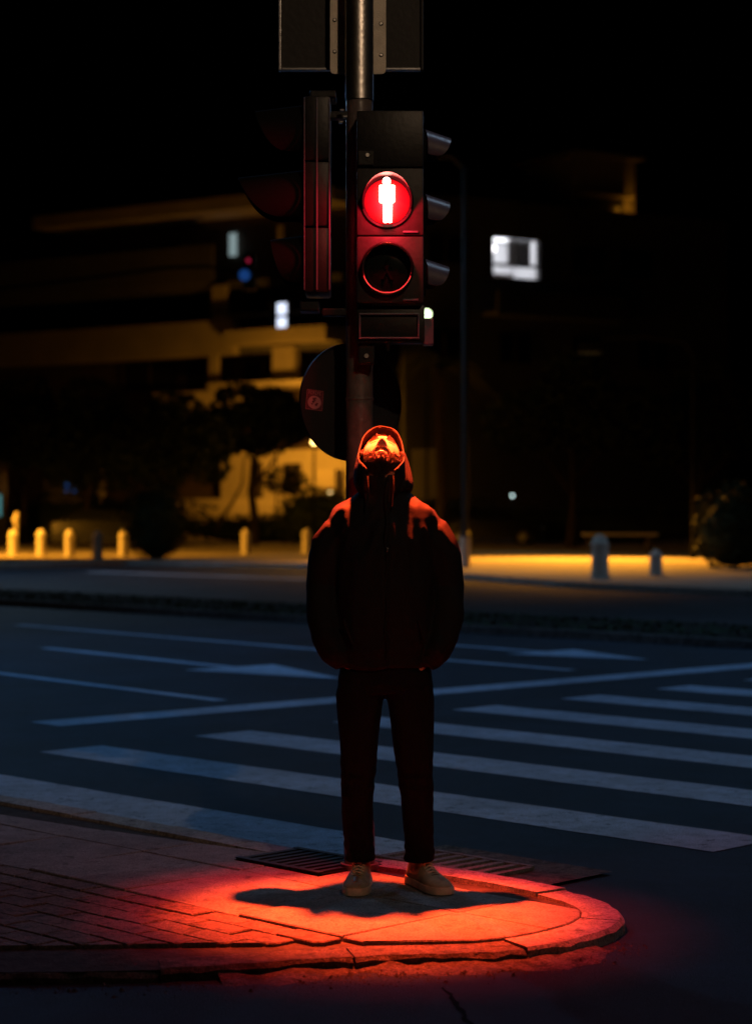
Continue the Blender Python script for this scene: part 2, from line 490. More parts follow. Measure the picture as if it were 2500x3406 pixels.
S_BRICK = RS(0,1).dot(E2) * 0 + 4.46
BL, BW, JT = 0.20, 0.10, 0.009
n_br = 0; rest = MB(); cand = []
for row in range(-60, 1):
    s1 = S_BRICK - 0.012 + row * (BW + JT) ; s0 = s1 - BW
    off = (row % 2) * (BL + JT) / 2
    for cidx in range(-48, 12):
        t0 = cidx * (BL + JT) + off
        q = [RS(t0, s0), RS(t0+BL, s0), RS(t0+BL, s1), RS(t0, s1)]
        cx = sum(q, Vector((0,0)))/4
        if cx.y < 5.9 or cx.x < -7: continue
        pol = clip_convex(q, region)
        if len(pol) < 3 or area(pol) < 0.0025: continue
        cand.append((cx, pol))
cand.sort(key=lambda c: (c[0] - Vector((-0.25, 6.6))).length)
for i, (cx, pol) in enumerate(cand):
    vs, fs = slab_piece(pol, -0.03, rnd(-0.004, 0.002))
    if i < 295 and cx.x > -2.3:
        MB().add(vs, fs).build('brick', M['brick'], pave)
    else:
        rest.add(vs, fs)
o = rest.build('brick', M['brick'], pave); o['kind'] = 'stuff'

# concrete slabs along the back band and towards the tip
GR_T = (G(830,2872).xy.dot(E1), G(1180,2872).xy.dot(E1))
joints = [-9.0,-7.9,-6.9,-6.35,-5.75,-5.13,-4.62,-4.05,-3.1]
for t0, t1 in zip(joints[:-1], joints[1:]):
    for s0, s1 in ((S_BRICK + 0.006, 5.02), (5.026, 5.7)):
        pol = clip_convex([RS(t0+.004, s0), RS(t1-.004, s0), RS(t1-.004, s1), RS(t0+.004, s1)], region)
        if len(pol) > 2 and area(pol) > 0.01:
            MB().add(*slab_piece(pol, -0.05, rnd(-0.003, 0.002))).build('paving_slab', M['concrete'], pave)

# kerb stones round the edge
def arc_pts(pl, n):
    L = [0]
    for a, b in zip(pl[:-1], pl[1:]): L.append(L[-1] + (b-a).length)
    return L
cum = arc_pts(outline, 0)
def at_len(pl, s):
    for i in range(len(cum) - 1):
        if s <= cum[i+1] or i == len(cum) - 2:
            f = (s - cum[i]) / (cum[i+1] - cum[i])
            return pl[i].lerp(pl[i+1], f)
s = 0.0
tip0, tip1 = cum[8] - 0.02, cum[16] + 0.03
while s < cum[-1] - 0.05:
    L = rnd(0.52, 0.62)
    e = min(cum[-1], s + L)
    if s < tip0 < e: e = tip0
    if s < tip1 < e: e = tip1
    mid = (s + e) / 2
    on_tip = tip0 - 0.01 < mid < tip1
    on_front = mid > tip1
    n = 10
    g = 0.004
    outp, inp = [], []
    for k in range(n + 1):
        q = s + g + (e - s - 2*g) * k / n
        po = at_len(outline, q); pi_ = at_len(inner, q)
        j = rnd(0, .010) if on_tip else (rnd(0, .022) if on_front else rnd(0, .004))
        outp.append(po.lerp(pi_, j / KW)); inp.append(pi_.lerp(po, 0.03))
    z1 = rnd(-.004, .004) if not on_front else rnd(-.018, -.004)
    vs = []; fs = []
    for k in range(n + 1):
        cr = rnd(0, .010) if (on_tip or on_front) else rnd(0, .002)
        o_, i_ = outp[k], inp[k]
        dirn = (i_ - o_).normalized()
        b0 = o_ - dirn * rnd(0.0, .012)
        vs += [(b0.x, b0.y, -0.11), (o_.x, o_.y, z1 - .010 - cr), ((o_ + dirn*(.008+cr)).x, (o_ + dirn*(.008+cr)).y, z1 - cr*.25), (i_.x, i_.y, z1), (i_.x, i_.y, -0.11)]
    for k in range(n):
        for i in range(5):
            a = k*5 + i; b = k*5 + (i+1) % 5
            fs.append((a, b, b+5, a+5))
    fs += [(4,3,2,1,0), tuple(n*5 + i for i in range(5))]
    MB().add(vs, fs).build('kerb_stone', M['kerb'] if not on_front else M['kerb_old'], pave)
    s = e

# broken mortar and dirt that has gathered at the foot of the front kerb
deb = MB()
for k in range(1500):
    f = random.random()
    if f < .62:
        q = rnd(cum[13], cum[18] + 0.5)
    else:
        q = rnd(cum[17], cum[-2])
    p = at_len(outline, q); i_ = at_len(inner, q); d = (p - i_).normalized()
    p = p + d * abs(random.gauss(0.0, 0.085)) + Vector((rnd(-.02,.02), 0))
    r = rnd(.002, .006) if random.random() < .93 else rnd(.008, .014)
    vs = [(p.x + r*rnd(.6,1)*math.cos(a), p.y + r*rnd(.6,1)*math.sin(a), ROAD_Z + rnd(0,.001)) for a in (0,1.26,2.5,3.77,5.0)]
    vs.append((p.x, p.y, ROAD_Z + r*rnd(.5,1.0)))
    deb.add(vs, [(0,1,5),(1,2,5),(2,3,5),(3,4,5),(4,0,5)])
o = deb.build('gravel', M['kerb_old']); o['kind'] = 'stuff'; o['label'] = 'loose grit and broken mortar along the foot of the kerb'; o['category'] = 'gravel'
# a crumbled concrete fillet spreading from the kerb onto the road
fil = MB(); nn = 60; vs = []; fs = []
for k in range(nn + 1):
    q = cum[14] + (cum[21] - cum[14]) * k / nn
    p = at_len(outline, q); d = (p - at_len(inner, q)).normalized()
    w = 0.12 + 0.10*noise.noise(Vector((q*3.1, 0, 0))) + 0.06*noise.noise(Vector((q*11, 3, 0)))
    top = -0.030 + 0.018*noise.noise(Vector((q*7, 9, 0)))
    for j in range(7):
        f = j / 6
        h = top + (ROAD_Z - 0.003 - top) * (f ** 0.7) + 0.006*noise.noise(Vector((q*25, f*9, 2)))*(1-f)
        pp = p - d*.03 + d * (w + .03) * f
        vs.append((pp.x, pp.y, h))
for k in range(nn):
    for j in range(6):
        a = k*7 + j; fs.append((a, a+1, a+8, a+7))
struct(MB().add(vs, fs).build('kerb_fillet', M['kerb_old'], None, smooth=True))

# gutter apron and the slotted drain beside the back kerb
ap = [RS(*q) for q in ((-5.75,5.68),(-4.86,5.68),(-4.86,6.17),(-5.75,6.17))]
struct(MB().add([(p.x, p.y, ROAD_Z + 0.012) for p in ap], [(0,1,2,3)]).build('gutter_apron', M['kerb_old']))
dg = thing('drain_grate', 'slotted iron storm drain in the gutter behind the man', 'drain', (RS(-5.45,5.83).x, RS(-5.45,5.83).y, ROAD_Z + 0.014))
t0, t1, s0, s1 = -5.72, -5.10, 5.70, 5.98
MB().prism(rs_poly(t0, t1, s0, s0+.025), ROAD_Z+.0125, ROAD_Z+.030).prism(rs_poly(t0, t1, s1-.025, s1), ROAD_Z+.0125, ROAD_Z+.030).build('frame', M['concrete'], dg)
for k in range(9):
    tt = t0 + .01 + k * .074
    MB().prism(rs_poly(tt, tt+.034, s0+.026, s1-.026), ROAD_Z+.0135, ROAD_Z+.028).build('bar', M['concrete'], dg)
MB().prism(rs_poly(t0, t1, s0+.026, s1-.026), ROAD_Z+.0122, ROAD_Z+.0132).build('pit', M['tar'], dg)

gq = [G(825,2870), G(1044,2842), G(1215,2866), G(1010,2898)]
gc_ = sum((Vector((p.x, p.y)) for p in gq), Vector((0,0))) / 4
ig = thing('iron_grate', 'square black iron grate set in the pavement by the pole foot', 'grate', (gc_.x, gc_.y, 0.0))
tc_, sc_ = gc_.dot(E1), gc_.dot(E2)
MB().prism(rs_poly(tc_-.24, tc_+.24, sc_-.17, sc_+.17), -0.02, 0.004).build('plate', M['tar'], ig)
for k in range(9):
    a = tc_ - .235 + k*.0535
    MB().prism(rs_poly(a, a+.028, sc_-.165, sc_+.165), 0.0045, 0.011).build('bar', M['iron'], ig)
for k in (0, 1):
    b = sc_ - .169 + k*.310
    MB().prism(rs_poly(tc_-.24, tc_+.24, b, b+.028), 0.0115, 0.014).build('rail', M['iron'], ig)

# ------------------------------------------------------------------ lamps
def spot(name, loc, target, col, power, size=120, blend=1.0, radius=0.08, parent=None):
    d = bpy.data.lights.new(name, 'SPOT'); d.color = col; d.energy = power
    d.spot_size = R(size); d.spot_blend = blend; d.shadow_soft_size = radius
    o = bpy.data.objects.new(name, d); COL.objects.link(o)
    q = (Vector(target) - Vector(loc)).to_track_quat('-Z', 'Y')
    o.rotation_euler = q.to_euler(); o.location = loc
    if parent is not None:
        o.parent = parent; o.matrix_parent_inverse = parent_world(parent).inverted()
    return o
def point(name, loc, col, power, radius=0.1, parent=None):
    d = bpy.data.lights.new(name, 'POINT'); d.color = col; d.energy = power; d.shadow_soft_size = radius
    o = bpy.data.objects.new(name, d); COL.objects.link(o); o.location = loc
    if parent is not None:
        o.parent = parent; o.matrix_parent_inverse = parent_world(parent).inverted()
    return o

def street_lamp(x, y, h, arm, label, col, power, target, size=130, em='em_cool', base_z=0.0, group='street lamps along the road', radius=0.12):
    """post with an arm and a full cut-off head; arm = (dx, dy) from the post to the head"""
    t = thing('street_lamp', label, 'street lamp', (x, y, base_z), group=group)
    MB().tube([(x,y,base_z),(x,y,base_z+.9),(x,y,base_z+.95),(x,y,h-.3)], [.09,.09,.06,.045], 14).build('post', M['post_grey'], t, True)
    hx, hy = x + arm[0], y + arm[1]
    MB().tube([(x,y,h-.3),(x+arm[0]*.15,y+arm[1]*.15,h-.05),(x+arm[0]*.5,y+arm[1]*.5,h+.05),(hx,hy,h+.05)], [.045,.04,.035,.035], 10).build('arm', M['post_grey'], t, True)
    hd = MB()
    rz = math.atan2(arm[1], arm[0]) if (arm[0] or arm[1]) else 0
    hd.bbox((hx, hy, h+.06), (.62,.30,.05), .02, rz)
    Mx = Matrix.Rotation(rz, 4, 'Z')
    for sx, sy, lx, ly in ((.305,0,.01,.30),(-.305,0,.01,.30),(0,.145,.60,.01),(0,-.145,.60,.01)):
        v = Mx @ Vector((sx, sy, 0))
        hd.box((hx+v.x, hy+v.y, h-.01), (lx, ly, .10), rz)
    ho = hd.build('lamp_head', M['lamp_metal'], t, True)
    MB().box((hx, hy, h+.025), (.5,.22,.01), rz).build('diffuser', M[em], ho)
    spot('lamp_light', (hx, hy, h-.02), target, col, power, size, 1.0, radius, t)
    return t

COOL = (0.62, 0.80, 1.0); SOD = (1.0, 0.38, 0.025); WARM = (1.0, 0.66, 0.40)
street_lamp(4.6, 10.6, 8.0, (-1.6,-1.6), 'tall street lamp on the near kerb right of the crossing', (0.50,0.72,1.0), 110, (2.2, 8.4, 0), 140)
street_lamp(4.0, -3.0, 7.5, (-1.2,1.2), 'warm street lamp behind the camera position', WARM, 1150, (-0.06, 7.66, 3.75), 47, 'em_warm')
street_lamp(-8.8, 21.0, 9.0, (2.2, -1.0), 'cool white street lamp left of the crossing lanes', (0.16,0.48,1.0), 1050, (-1.5, 17, 0), 140)
street_lamp(9.0, 24.0, 9.0, (-2.0,-1.5), 'cool white street lamp right of the crossing lanes', (0.22,0.52,1.0), 560, (3.5, 18, 0), 140)
street_lamp(-13.0, 47.0, 10.5, (2.6, -1.4), 'cool white street lamp by the far carriageway on the left side', (0.46,0.72,1.0), 2200, (-3, 42, 0), 140)
street_lamp(13.5, 37.0, 10.5, (-2.6, -1.0), 'cool white street lamp by the far carriageway on the right side', (0.42,0.68,1.0), 650, (5, 34, 0), 140)

# ------------------------------------------------------------------ buildings far behind
ANG = R(32)
class Facade:
    """local frame of a facade that recedes from a near corner: u along it, v into the building"""
    def __init__(s, px, Y, ang, sgn):
        s.o = Vector(((px - 1250)/FPX*Y, Y)); s.u = Vector((math.cos(ang), -sgn*math.sin(ang))); s.v = Vector((sgn*math.sin(ang), math.cos(ang)))
        s.m = Matrix(((s.u.x, s.v.x, 0, 0), (s.u.y, s.v.y, 0, 0), (0,0,1,0), (0,0,0,1)))
    def uat(s, px):
        k = (px - 1250)/FPX
        return (k*s.o.y - s.o.x) / (s.u.x - k*s.u.y)
    def z(s, px, py):
        Y = s.o.y + s.u.y*s.uat(px)
        return CAM_H + (1703 - py)/FPX*Y
    def box(s, mb, u0, u1, v0, v1, z0, z1):
        c = s.o + s.u*(u0+u1)/2 + s.v*(v0+v1)/2
        return mb.box((c.x, c.y, (z0+z1)/2), (abs(u1-u0), abs(v1-v0), abs(z1-z0)), m=s.m)
    def rect(s, mb, x0, x1, y0, y1, v0, v1, xr=None):
        xr = xr if xr is not None else (x0+x1)/2
        return s.box(mb, s.uat(x0), s.uat(x1), v0, v1, s.z(xr, y1), s.z(xr, y0))

def fbox(F, name, m, parent, *a, xr=None):
    mb = MB(); F.rect(mb, *a, xr=xr); return mb.build(name, M[m], parent)

FA = Facade(792, 105, ANG, 1)
ba = thing('apartment_building', 'long pale apartment block with stacked balcony bands, its lower right end lit orange', 'building', (FA.o.x, FA.o.y, 0.06))
XL, XR_ = -420, 1125
fbox(FA, 'back_wall', 'trim_recess_shade', ba, XL, XR_, 700, 1790, 2.2, 9, xr=792)  # shade of the recess put into the wall's dark brown colour
fbox(FA, 'roof', 'plaster', ba, 133, XR_, 657, 700, -0.6, 9.2, xr=792)
fbox(FA, 'parapet', 'plaster_grey', ba, XL, 706, 822, 948, 0, .25, xr=600)
fbox(FA, 'floor_slab', 'plaster_grey', ba, XL, XR_, 930, 955, .26, 2.19, xr=792)
fbox(FA, 'floor_slab', 'plaster_grey', ba, XL, XR_, 1150, 1172, .26, 2.19, xr=792)
par2 = fbox(FA, 'parapet', 'plaster', ba, XL, 787, 1064, 1180, -.3, .24, xr=787)
fbox(FA, 'balcony_slab', 'plaster', ba, 788, XR_, 1106, 1153, -1.2, 1.9, xr=792)
fbox(FA, 'column', 'plaster', ba, 706, 752, 951, 1062, -.05, .25, xr=706)
fbox(FA, 'column', 'plaster', ba, 706, 733, 1182, 1300, -.3, .0, xr=706)
fbox(FA, 'column', 'plaster', ba, 912, 985, 1154, 1277, -.2, .3, xr=912)
fbox(FA, 'rail', 'plaster', ba, 726, 1085, 1053, 1064, -.5, -.32, xr=726)
fbox(FA, 'balcony_slab', 'plaster', ba, 735, XR_, 1279, 1297, -1.2, 1.9, xr=735)
fbox(FA, 'wall', 'plaster', ba, 500, 785, 1302, 1372, .3, .6, xr=606)
fbox(FA, 'wall', 'plaster', ba, 690, 1130, 1495, 1790, 1.2, 1.7, xr=800)
fbox(FA, 'base_wall', 'plaster', ba, 690, 1200, 1660, 1790, -3.2, -2.9, xr=800)
fbox(FA, 'garden_wall', 'plaster_grey', ba, 1300, 1388, 1490, 1790, 2.0, 2.4, xr=1340)
fbox(FA, 'wall_panel', 'plaster', ba, 1040, 1100, 1562, 1655, .4, 1.1, xr=1040)
for x0, x1, y0, y1 in ((740,905,960,1045),(560,690,960,1045),(350,540,960,1045),(120,330,960,1045),(735,905,1192,1272),(1000,1090,1192,1272),(540,690,1192,1290),(330,520,1192,1290),
                       (455,515,785,815),(820,905,1310,1420),(985,1050,1310,1420),(795,830,1535,1655),(905,960,1540,1640)):
    big = y0 < 1480
    w = fbox(FA, 'window', 'void', ba, x0, x1, y0, y1, 2.05 if big else 1.06, 2.19 if big else 1.19)
    u0, u1 = FA.uat(x0), FA.uat(x1); xm = (x0+x1)/2; z1, z0 = FA.z(xm, y0), FA.z(xm, y1)
    v0 = 1.98 if big else 1.0
    for uu in (u0, (u0+u1)/2 - .04, u1 - .08):
        mb = MB(); FA.box(mb, uu, uu + .08, v0, v0 + .06, z0, z1); mb.build('frame', M['trim_recess_shade'], w)
# lit openings in the stair tower
sw = fbox(FA, 'lit_window', 'void', ba, 918, 990, 1008, 1115, -.62, -.56, xr=955)
for y0, y1 in ((1012,1050),(1060,1110)):
    fbox(FA, 'pane', 'em_win', sw, 946, 976, y0, y1, -.68, -.63, xr=955)
fbox(FA, 'lit_slit', 'em_slit', ba, 692, 714, 762, 838, 1.9, 2.0, xr=703)
fbox(FA, 'pilaster', 'plaster', ba, 925, 940, 750, 838, -.1, .1, xr=932)

FB = Facade(1340, 104, R(30), -1)
bb = thing('apartment_building', 'dark flat-roofed apartment block with one bright white window', 'building', (FB.o.x, FB.o.y, 0.06))
# front wall pieces around the lit room
wx0, wx1, wy0, wy1 = 1640, 1795, 778, 912
fbox(FB, 'wall', 'plaster_grey', bb, 1345, 2420, 655, wy0, 0, .4, xr=1533)
fbox(FB, 'wall', 'plaster_grey', bb, 1345, wx0, wy0, wy1, 0, .4, xr=1533)
FBz = lambda y: FB.z(1533, y)
def fb_box(name, m, u0, u1, v0, v1, y0, y1, parent=None):
    mb = MB(); FB.box(mb, u0, u1, v0, v1, FBz(y1), FBz(y0)); return mb.build(name, M[m], parent or bb)
uw0, uw1 = FB.uat(wx0), FB.uat(wx1)
fb_box('wall', 'plaster_grey', uw1, FB.uat(2420), 0, .4, wy0, wy1)
fb_box('wall', 'plaster_grey', FB.uat(1345), FB.uat(2420), 0, .4, wy1, 1800)
fb_box('flat_roof', 'plaster_grey', FB.uat(1345), FB.uat(2420), .41, 10, 657, 672)
room = fb_box('room', 'white_wall', uw0 - .3, uw1 + .4, 3.2, 3.4, wy0 - 10, wy1 + 10)
fb_box('ceiling', 'white_wall', uw0 - .3, uw1 + .4, .41, 3.19, wy0 - 14, wy0 - 8, room)
fb_box('floor', 'white_wall', uw0 - .3, uw1 + .4, .41, 3.19, wy1 + 8, wy1 + 14, room)
fb_box('side_wall', 'white_wall', uw0 - .36, uw0 - .31, .41, 3.19, wy0 - 7, wy1 + 7, room)
fb_box('side_wall', 'white_wall', uw1 + .41, uw1 + .46, .41, 3.19, wy0 - 7, wy1 + 7, room)
win = fb_box('window_frame', 'trim_recess_shade', uw0, uw1, .1, .2, 864, 874)
fb_box('mullion', 'trim_recess_shade', (uw0+uw1)/2 - .06, (uw0+uw1)/2 + .06, .1, .2, wy0, 863, win)
fb_box('curtain', 'white_cloth', uw0 + 1.3, uw1 - .25, .55, .60, wy0, 862, room)
fb_box('cabinet', 'trim_recess_shade', uw0 + .25, uw1 - .7, 1.6, 2.2, 888, wy1 + 7, room)
cc = FB.o + FB.u*(uw0 + .62) + FB.v*1.2
mb = MB().sphere((cc.x, cc.y, FBz(806)), .26, 20, 12); mb.build('globe_lamp', M['em_room'], room, True)
c2 = FB.o + FB.u*(uw0 + .35) + FB.v*1.5
MB().sphere((c2.x, c2.y, FBz(838)), (.45,.3,.24), 20, 12).build('lamp_shade', M['em_room'], room, True)
c3 = FB.o + FB.u*((uw0+uw1)/2) + FB.v*1.6
point('room_light', (c3.x, c3.y, FBz(800)), (0.95,0.97,1.0), 70, .3, room)
fb_box('balcony_parapet', 'plaster_grey', FB.uat(1600), FB.uat(2030), -1.6, -1.45, 968, 1036)
fb_box('balcony_slab', 'plaster_grey', FB.uat(1600), FB.uat(2030), -1.6, -.01, 1037, 1048)
for x0 in (1420, 1900, 2060):
    w = fb_box('window', 'void', FB.uat(x0), FB.uat(x0) + 2.2, -.06, -.005, 790, 880)
    fb_box('frame', 'trim_recess_shade', FB.uat(x0) + 1.06, FB.uat(x0) + 1.14, -.1, -.061, 790, 880, w)
for x0 in (1420, 1660, 1900, 2120):
    w = fb_box('window', 'void', FB.uat(x0), FB.uat(x0) + 2.0, -.06, -.005, 1100, 1200)
    fb_box('frame', 'trim_recess_shade', FB.uat(x0) + .96, FB.uat(x0) + 1.04, -.1, -.061, 1100, 1200, w)
pent = fbox(FB, 'penthouse', 'plaster', bb, 1975, 2182, 517, 722, 2.0, 7, xr=2140)
fbox(FB, 'penthouse_roof', 'plaster', bb, 1950, 2190, 505, 516, 1.2, 7.3, xr=2140)
fbox(FB, 'window', 'void', pent, 1990, 2140, 650, 716, 1.9, 1.99, xr=2140)
fbox(FB, 'awning', 'plaster', pent, 1975, 2150, 640, 648, 1.0, 1.95, xr=2140)
lp = FB.o + FB.u*FB.uat(2150) + FB.v*1.1
point('terrace_light', (lp.x, lp.y, FB.z(2150, 676)), SOD, 9, .1, pent)

# small kiosk panels far left
kz = thing('kiosk', 'dark roadside kiosk with a glowing cyan side panel', 'kiosk', (-14.6, 74, .06))
MB().bbox((-15.4, 75.2, 1.6), (2.6, 2.2, 3.1), .05).build('body', M['metal_dark'], kz)
MB().bbox((-15.4, 75.2, 3.22), (3.0, 2.6, .12), .03).build('roof', M['metal_dark'], kz)
MB().box((-14.06, 74.05, 1.62), (.28, .05, .80)).build('lit_panel', M['em_cyan'], kz)
kb2 = thing('kiosk', 'small kiosk with two narrow blue lit panes beyond the bollards', 'kiosk', (-13.0, 84, .06))
MB().bbox((-12.9, 85.3, 1.7), (2.4, 2.2, 3.2), .05).build('body', M['metal_dark'], kb2)
for x in (-13.05, -12.74): MB().box((x, 84.17, 2.42), (.16 if x < -13 else .12, .04, .42)).build('pane', M['em_blue'], kb2)

# ------------------------------------------------------------------ park lamps (the lit ones in the picture and those whose pools it shows)
def park_lamp(x, y, h, label, em, col, power, target=None, group='park lamps', shade=True, size=150, globe=.14, arm=0.0):
    t = thing('park_lamp', label, 'park lamp', (x, y, .06), group=group)
    MB().tube([(x,y,.06),(x,y,.5),(x,y,.55),(x,y,h-.2)], [.09,.08,.05,.04], 12).build('post', M['lamp_metal'], t, True)
    if shade:
        hx = x + arm
        MB().tube([(x,y,h-.2),(x+arm*.1,y,h+.15),(x+arm*.5,y,h+.3),(hx,y,h+.25)], [.04,.035,.03,.03], 10).build('arm', M['lamp_metal'], t, True)
        sg = 22; sh = MB()
        sh.loft([[(hx + r*math.cos(2*math.pi*k/sg), y + r*math.sin(2*math.pi*k/sg), z) for k in range(sg)] for r, z in ((.36,h-.16),(.34,h+.10),(.15,h+.22),(.05,h+.26),(.04,h+.20),(.14,h+.17),(.325,h+.07),(.35,h-.16))], False, False)
        sh.build('lamp_shade', M['lamp_metal'], t, True)
        MB().disc((hx,y,h-.02), .30, (0,0,1), .01, 24).build('diffuser', M[em], t)
        spot('lamp_light', (hx, y, h-.05), target or (hx, y, 0), col, power, size, .6, .10, t)
    else:
        MB().sphere((x, y, h), globe, 18, 12).build('globe', M[em], t, True)
        MB().tube([(x,y,h+globe+.002),(x,y,h+globe+.05)], [.12,.03], 14).build('cap', M['lamp_metal'], t, True)
        if target: spot('lamp_light', (x, y + globe + .06, h), target, col, power, size, 1.0, .06, t)
        else: point('lamp_light', (x, y - globe - .06, h), col, power, .06, t)
    return t
park_lamp(-14.6, 57.5, 5.4, 'shaded sodium lamp left of the row of small bollards', 'em_sodium', SOD, 11500, (-9.3, 64, 0), size=118, arm=1.0)
park_lamp(8.9, 56.0, 6.0, 'shaded sodium lamp over the paving beside the round hedge', 'em_sodium', SOD, 15000, (4.9, 53.5, 0), size=110, arm=-2.9)
park_lamp(-2.33, 75.0, 4.0, 'glowing sodium globe lamp partly hidden by the round sign', 'em_sodium', SOD, 120, shade=False, globe=.10)
park_lamp(-4.9, 98.0, 5.6, 'sodium globe lamp behind the tree in front of the orange wall', 'em_sodium', SOD, 1700, (-5.4, 104, 1.0), shade=False, size=140)
point('facade_fill_light', (-5.2, 99.0, 6.4), SOD, 560, .2, ba)  # added fill light for the facade, no fitting stands here
pl = P(1097, 1634, 84); park_lamp(pl.x, pl.y, pl.z, 'low amber globe lamp above the dark shrub left of the man', 'em_warm', SOD, 60, shade=False, globe=.09)
pl = P(1418, 1045, 72); park_lamp(pl.x, pl.y, pl.z, 'bright greenish white globe lamp beside the palm, peeping past the signal box', 'em_green', (0.85,1.0,0.6), 1300, (2.3, 65.5, 5.0), shade=False, globe=.14, size=70)
pl = P(1480, 1609, 95); park_lamp(pl.x, pl.y, pl.z, 'tiny pinkish lamp far off, right of the hood', 'em_pink', (1,.85,1), 5, shade=False, globe=.06)
pl = P(1703, 1649, 95); park_lamp(pl.x, pl.y, pl.z, 'tiny greenish grey lamp far off, above the road', 'em_teal', (.8,1,1), 5, shade=False, globe=.06)

# tall dark lamp post right of the man
lp = thing('lamp_post', 'tall grey lamp post with a pale base to the right of the man', 'lamp post', (P(1545,0,47).x, 47, .06))
x = P(1545,0,47).x
MB().tube([(x,47,.06),(x,47,.85),(x,47,.9),(x,47,9.5)], [.12,.12,.075,.06], 16).build('post', M['post_grey'], lp, True)
MB().tube([(x,47,.062),(x,47,.78)], [.128,.124], 16).build('sleeve', M['stone'], lp, True)
MB().tube([(x,47,9.5),(x-.3,47,9.75),(x-1.2,46.8,9.8)], [.05,.045,.04], 10).build('arm', M['post_grey'], lp, True)
MB().bbox((x-1.5, 46.75, 9.8), (.7,.28,.10), .03).build('lamp_head', M['lamp_metal'], lp)

# ------------------------------------------------------------------ bollards
def bollard_mesh(w, h):
    mb = MB(); prof = [(0,w*.55),(.07,w*.55),(.075,w*.5),(h*.70,w*.47),(h*.72,w*.53),(h*.78,w*.53),(h*.80,w*.46),(h*.90,w*.38),(h*.96,w*.24),(h,.02)]
    seg = 18
    mb.loft([[(r*math.cos(2*math.pi*k/seg), r*math.sin(2*math.pi*k/seg), z) for k in range(seg)] for z, r in prof])
    return mb.mesh('bollard', M['stone'], True)
bm_s, bm_l = bollard_mesh(.30, .80), bollard_mesh(.36, .86)
BO = [(45,1848,'s','amber lit stone bollard, first in the row from the kiosk'),(138,1848,'s','amber lit stone bollard, second in the row from the kiosk'),
      (233,1851,'s','amber lit stone bollard in the middle of the row of five'),(325,1858,'s','stone bollard with a dark shaded side, fourth from the kiosk'),
      (412,1850,'s','amber lit stone bollard beside the big round bush'),
      (818,1843,'s','pale grey stone bollard standing alone left of the man'),(1020,1843,'s','pale grey stone bollard close to the man at his arm'),
      (1994,1916,'l','large pale stone bollard in front of the orange lit paving'),(2180,1912,'s','small dark stone bollard next to the round hedge'),
      (1786,1790,'s','far pale stone bollard in the dark behind the paving')]
for x, y, k, lab in BO:
    o = link('bollard', bm_l if k == 'l' else bm_s); o.location = G(x, y, .06)
    if 'small dark stone bollard' in lab: o.scale = (.92, .92, .66)
    tag(o, lab, 'bollard', 'stone bollards along the far pavement')
# pale figure-like marker on the first bollard
g = G(45, 1848, .06)
fm = tag(MB().tube([(g.x-.02,g.y+.5,.06),(g.x+.02,g.y+.5,.9),(g.x-.02,g.y+.5,1.15),(g.x+.04,g.y+.5,1.36)], [.03,.05,.11,.05], 12).build('marker_post', M['plaster'], None, True),
         'slim pale marker post behind the first bollard', 'marker post')
# low bench far right
bn = thing('park_bench', 'long low stone bench at the back of the orange paving', 'bench', (P(2060,0,66).x, 66, .06))
x = P(2060,0,66).x
MB().bbox((x, 66, .62), (2.5,.45,.10), .02).build('seat', M['stone'], bn)
for dx in (-.95, .95): MB().bbox((x+dx, 66, .315), (.22,.38,.50), .02).build('leg', M['kerb_old'], bn)

# ------------------------------------------------------------------ vegetation
def leaf_cloud(mb, c, r, n, size, squash=1.0):
    for k in range(n):
        while True:
            d = Vector((rnd(-1,1), rnd(-1,1), rnd(-1,1)))
            if .15 < d.length < 1: break
        d = d.normalized() * (d.length ** .45)
        rr = 1 + .25*noise.noise(d*2.3 + Vector(c))
        p = Vector((c[0]+d.x*r[0]*rr, c[1]+d.y*r[1]*rr, c[2]+d.z*r[2]*rr*squash))
        a = Vector((rnd(-1,1), rnd(-1,1), rnd(-.6,.6))).normalized(); b = a.cross(Vector((rnd(-1,1), rnd(-1,1), rnd(-1,1)))).normalized()
        s = size*rnd(.6,1.3)
        mb.add([p - a*s, p + b*s*.5, p + a*s, p - b*s*.5], [(0,1,2,3)])
def bush(px, py, Y, w, h, n, label, depth=None, size=.07, group=None):
    c = P(px, py, Y); z0 = .06
    t = thing('bush', label, 'bush', (c.x, Y, z0), group=group)
    mb = MB(); leaf_cloud(mb, (c.x, Y, z0 + h*.52), (w/2, (depth or w)/2, h*.54), n, size)
    core = MB(); core.sphere((c.x, Y, z0 + h*.46), (w*.40, (depth or w)*.40, h*.44), 20, 12)
    for i, v in enumerate(core.v):
        q = Vector(v); nn_ = noise.noise(q*2.0)*.12
        core.v[i] = tuple(q + (q - Vector((c.x, Y, z0+h*.46)))*nn_)
    f = mb.build('foliage', M['leaf'], t); f['kind'] = 'stuff'
    core.build('inner_foliage', M['leaf'], t, True)
    for k in range(3): MB().tube([(c.x+rnd(-.1,.1), Y+rnd(-.1,.1), z0), (c.x+rnd(-.4,.4), Y+rnd(-.3,.3), z0+h*.4)], [.03,.015], 6).build('stem', M['bark'], t)
    return t
bush(518, 1700, 56, 1.75, 2.15, 2600, 'big dark round bush between the orange bollards and the pavement')
bush(2440, 1800, 47, 2.0, 1.85, 2600, 'clipped round dark hedge at the right end of the orange paving')
bush(1060, 1650, 78, 3.4, 2.15, 2200, 'dark mounded shrub left of the man below the amber lamp', size=.10)
bush(900, 1700, 86, 9.0, 1.12, 3000, 'long low dark hedge in front of the orange wall', depth=1.6, size=.10)
bush(300, 1700, 84, 11.0, 1.9, 3200, 'long dark hedge behind the row of small bollards', depth=1.8, size=.11)
bush(2000, 1700, 84, 17.0, 1.6, 3200, 'long dark hedge behind the stone bench', depth=1.8, size=.11)
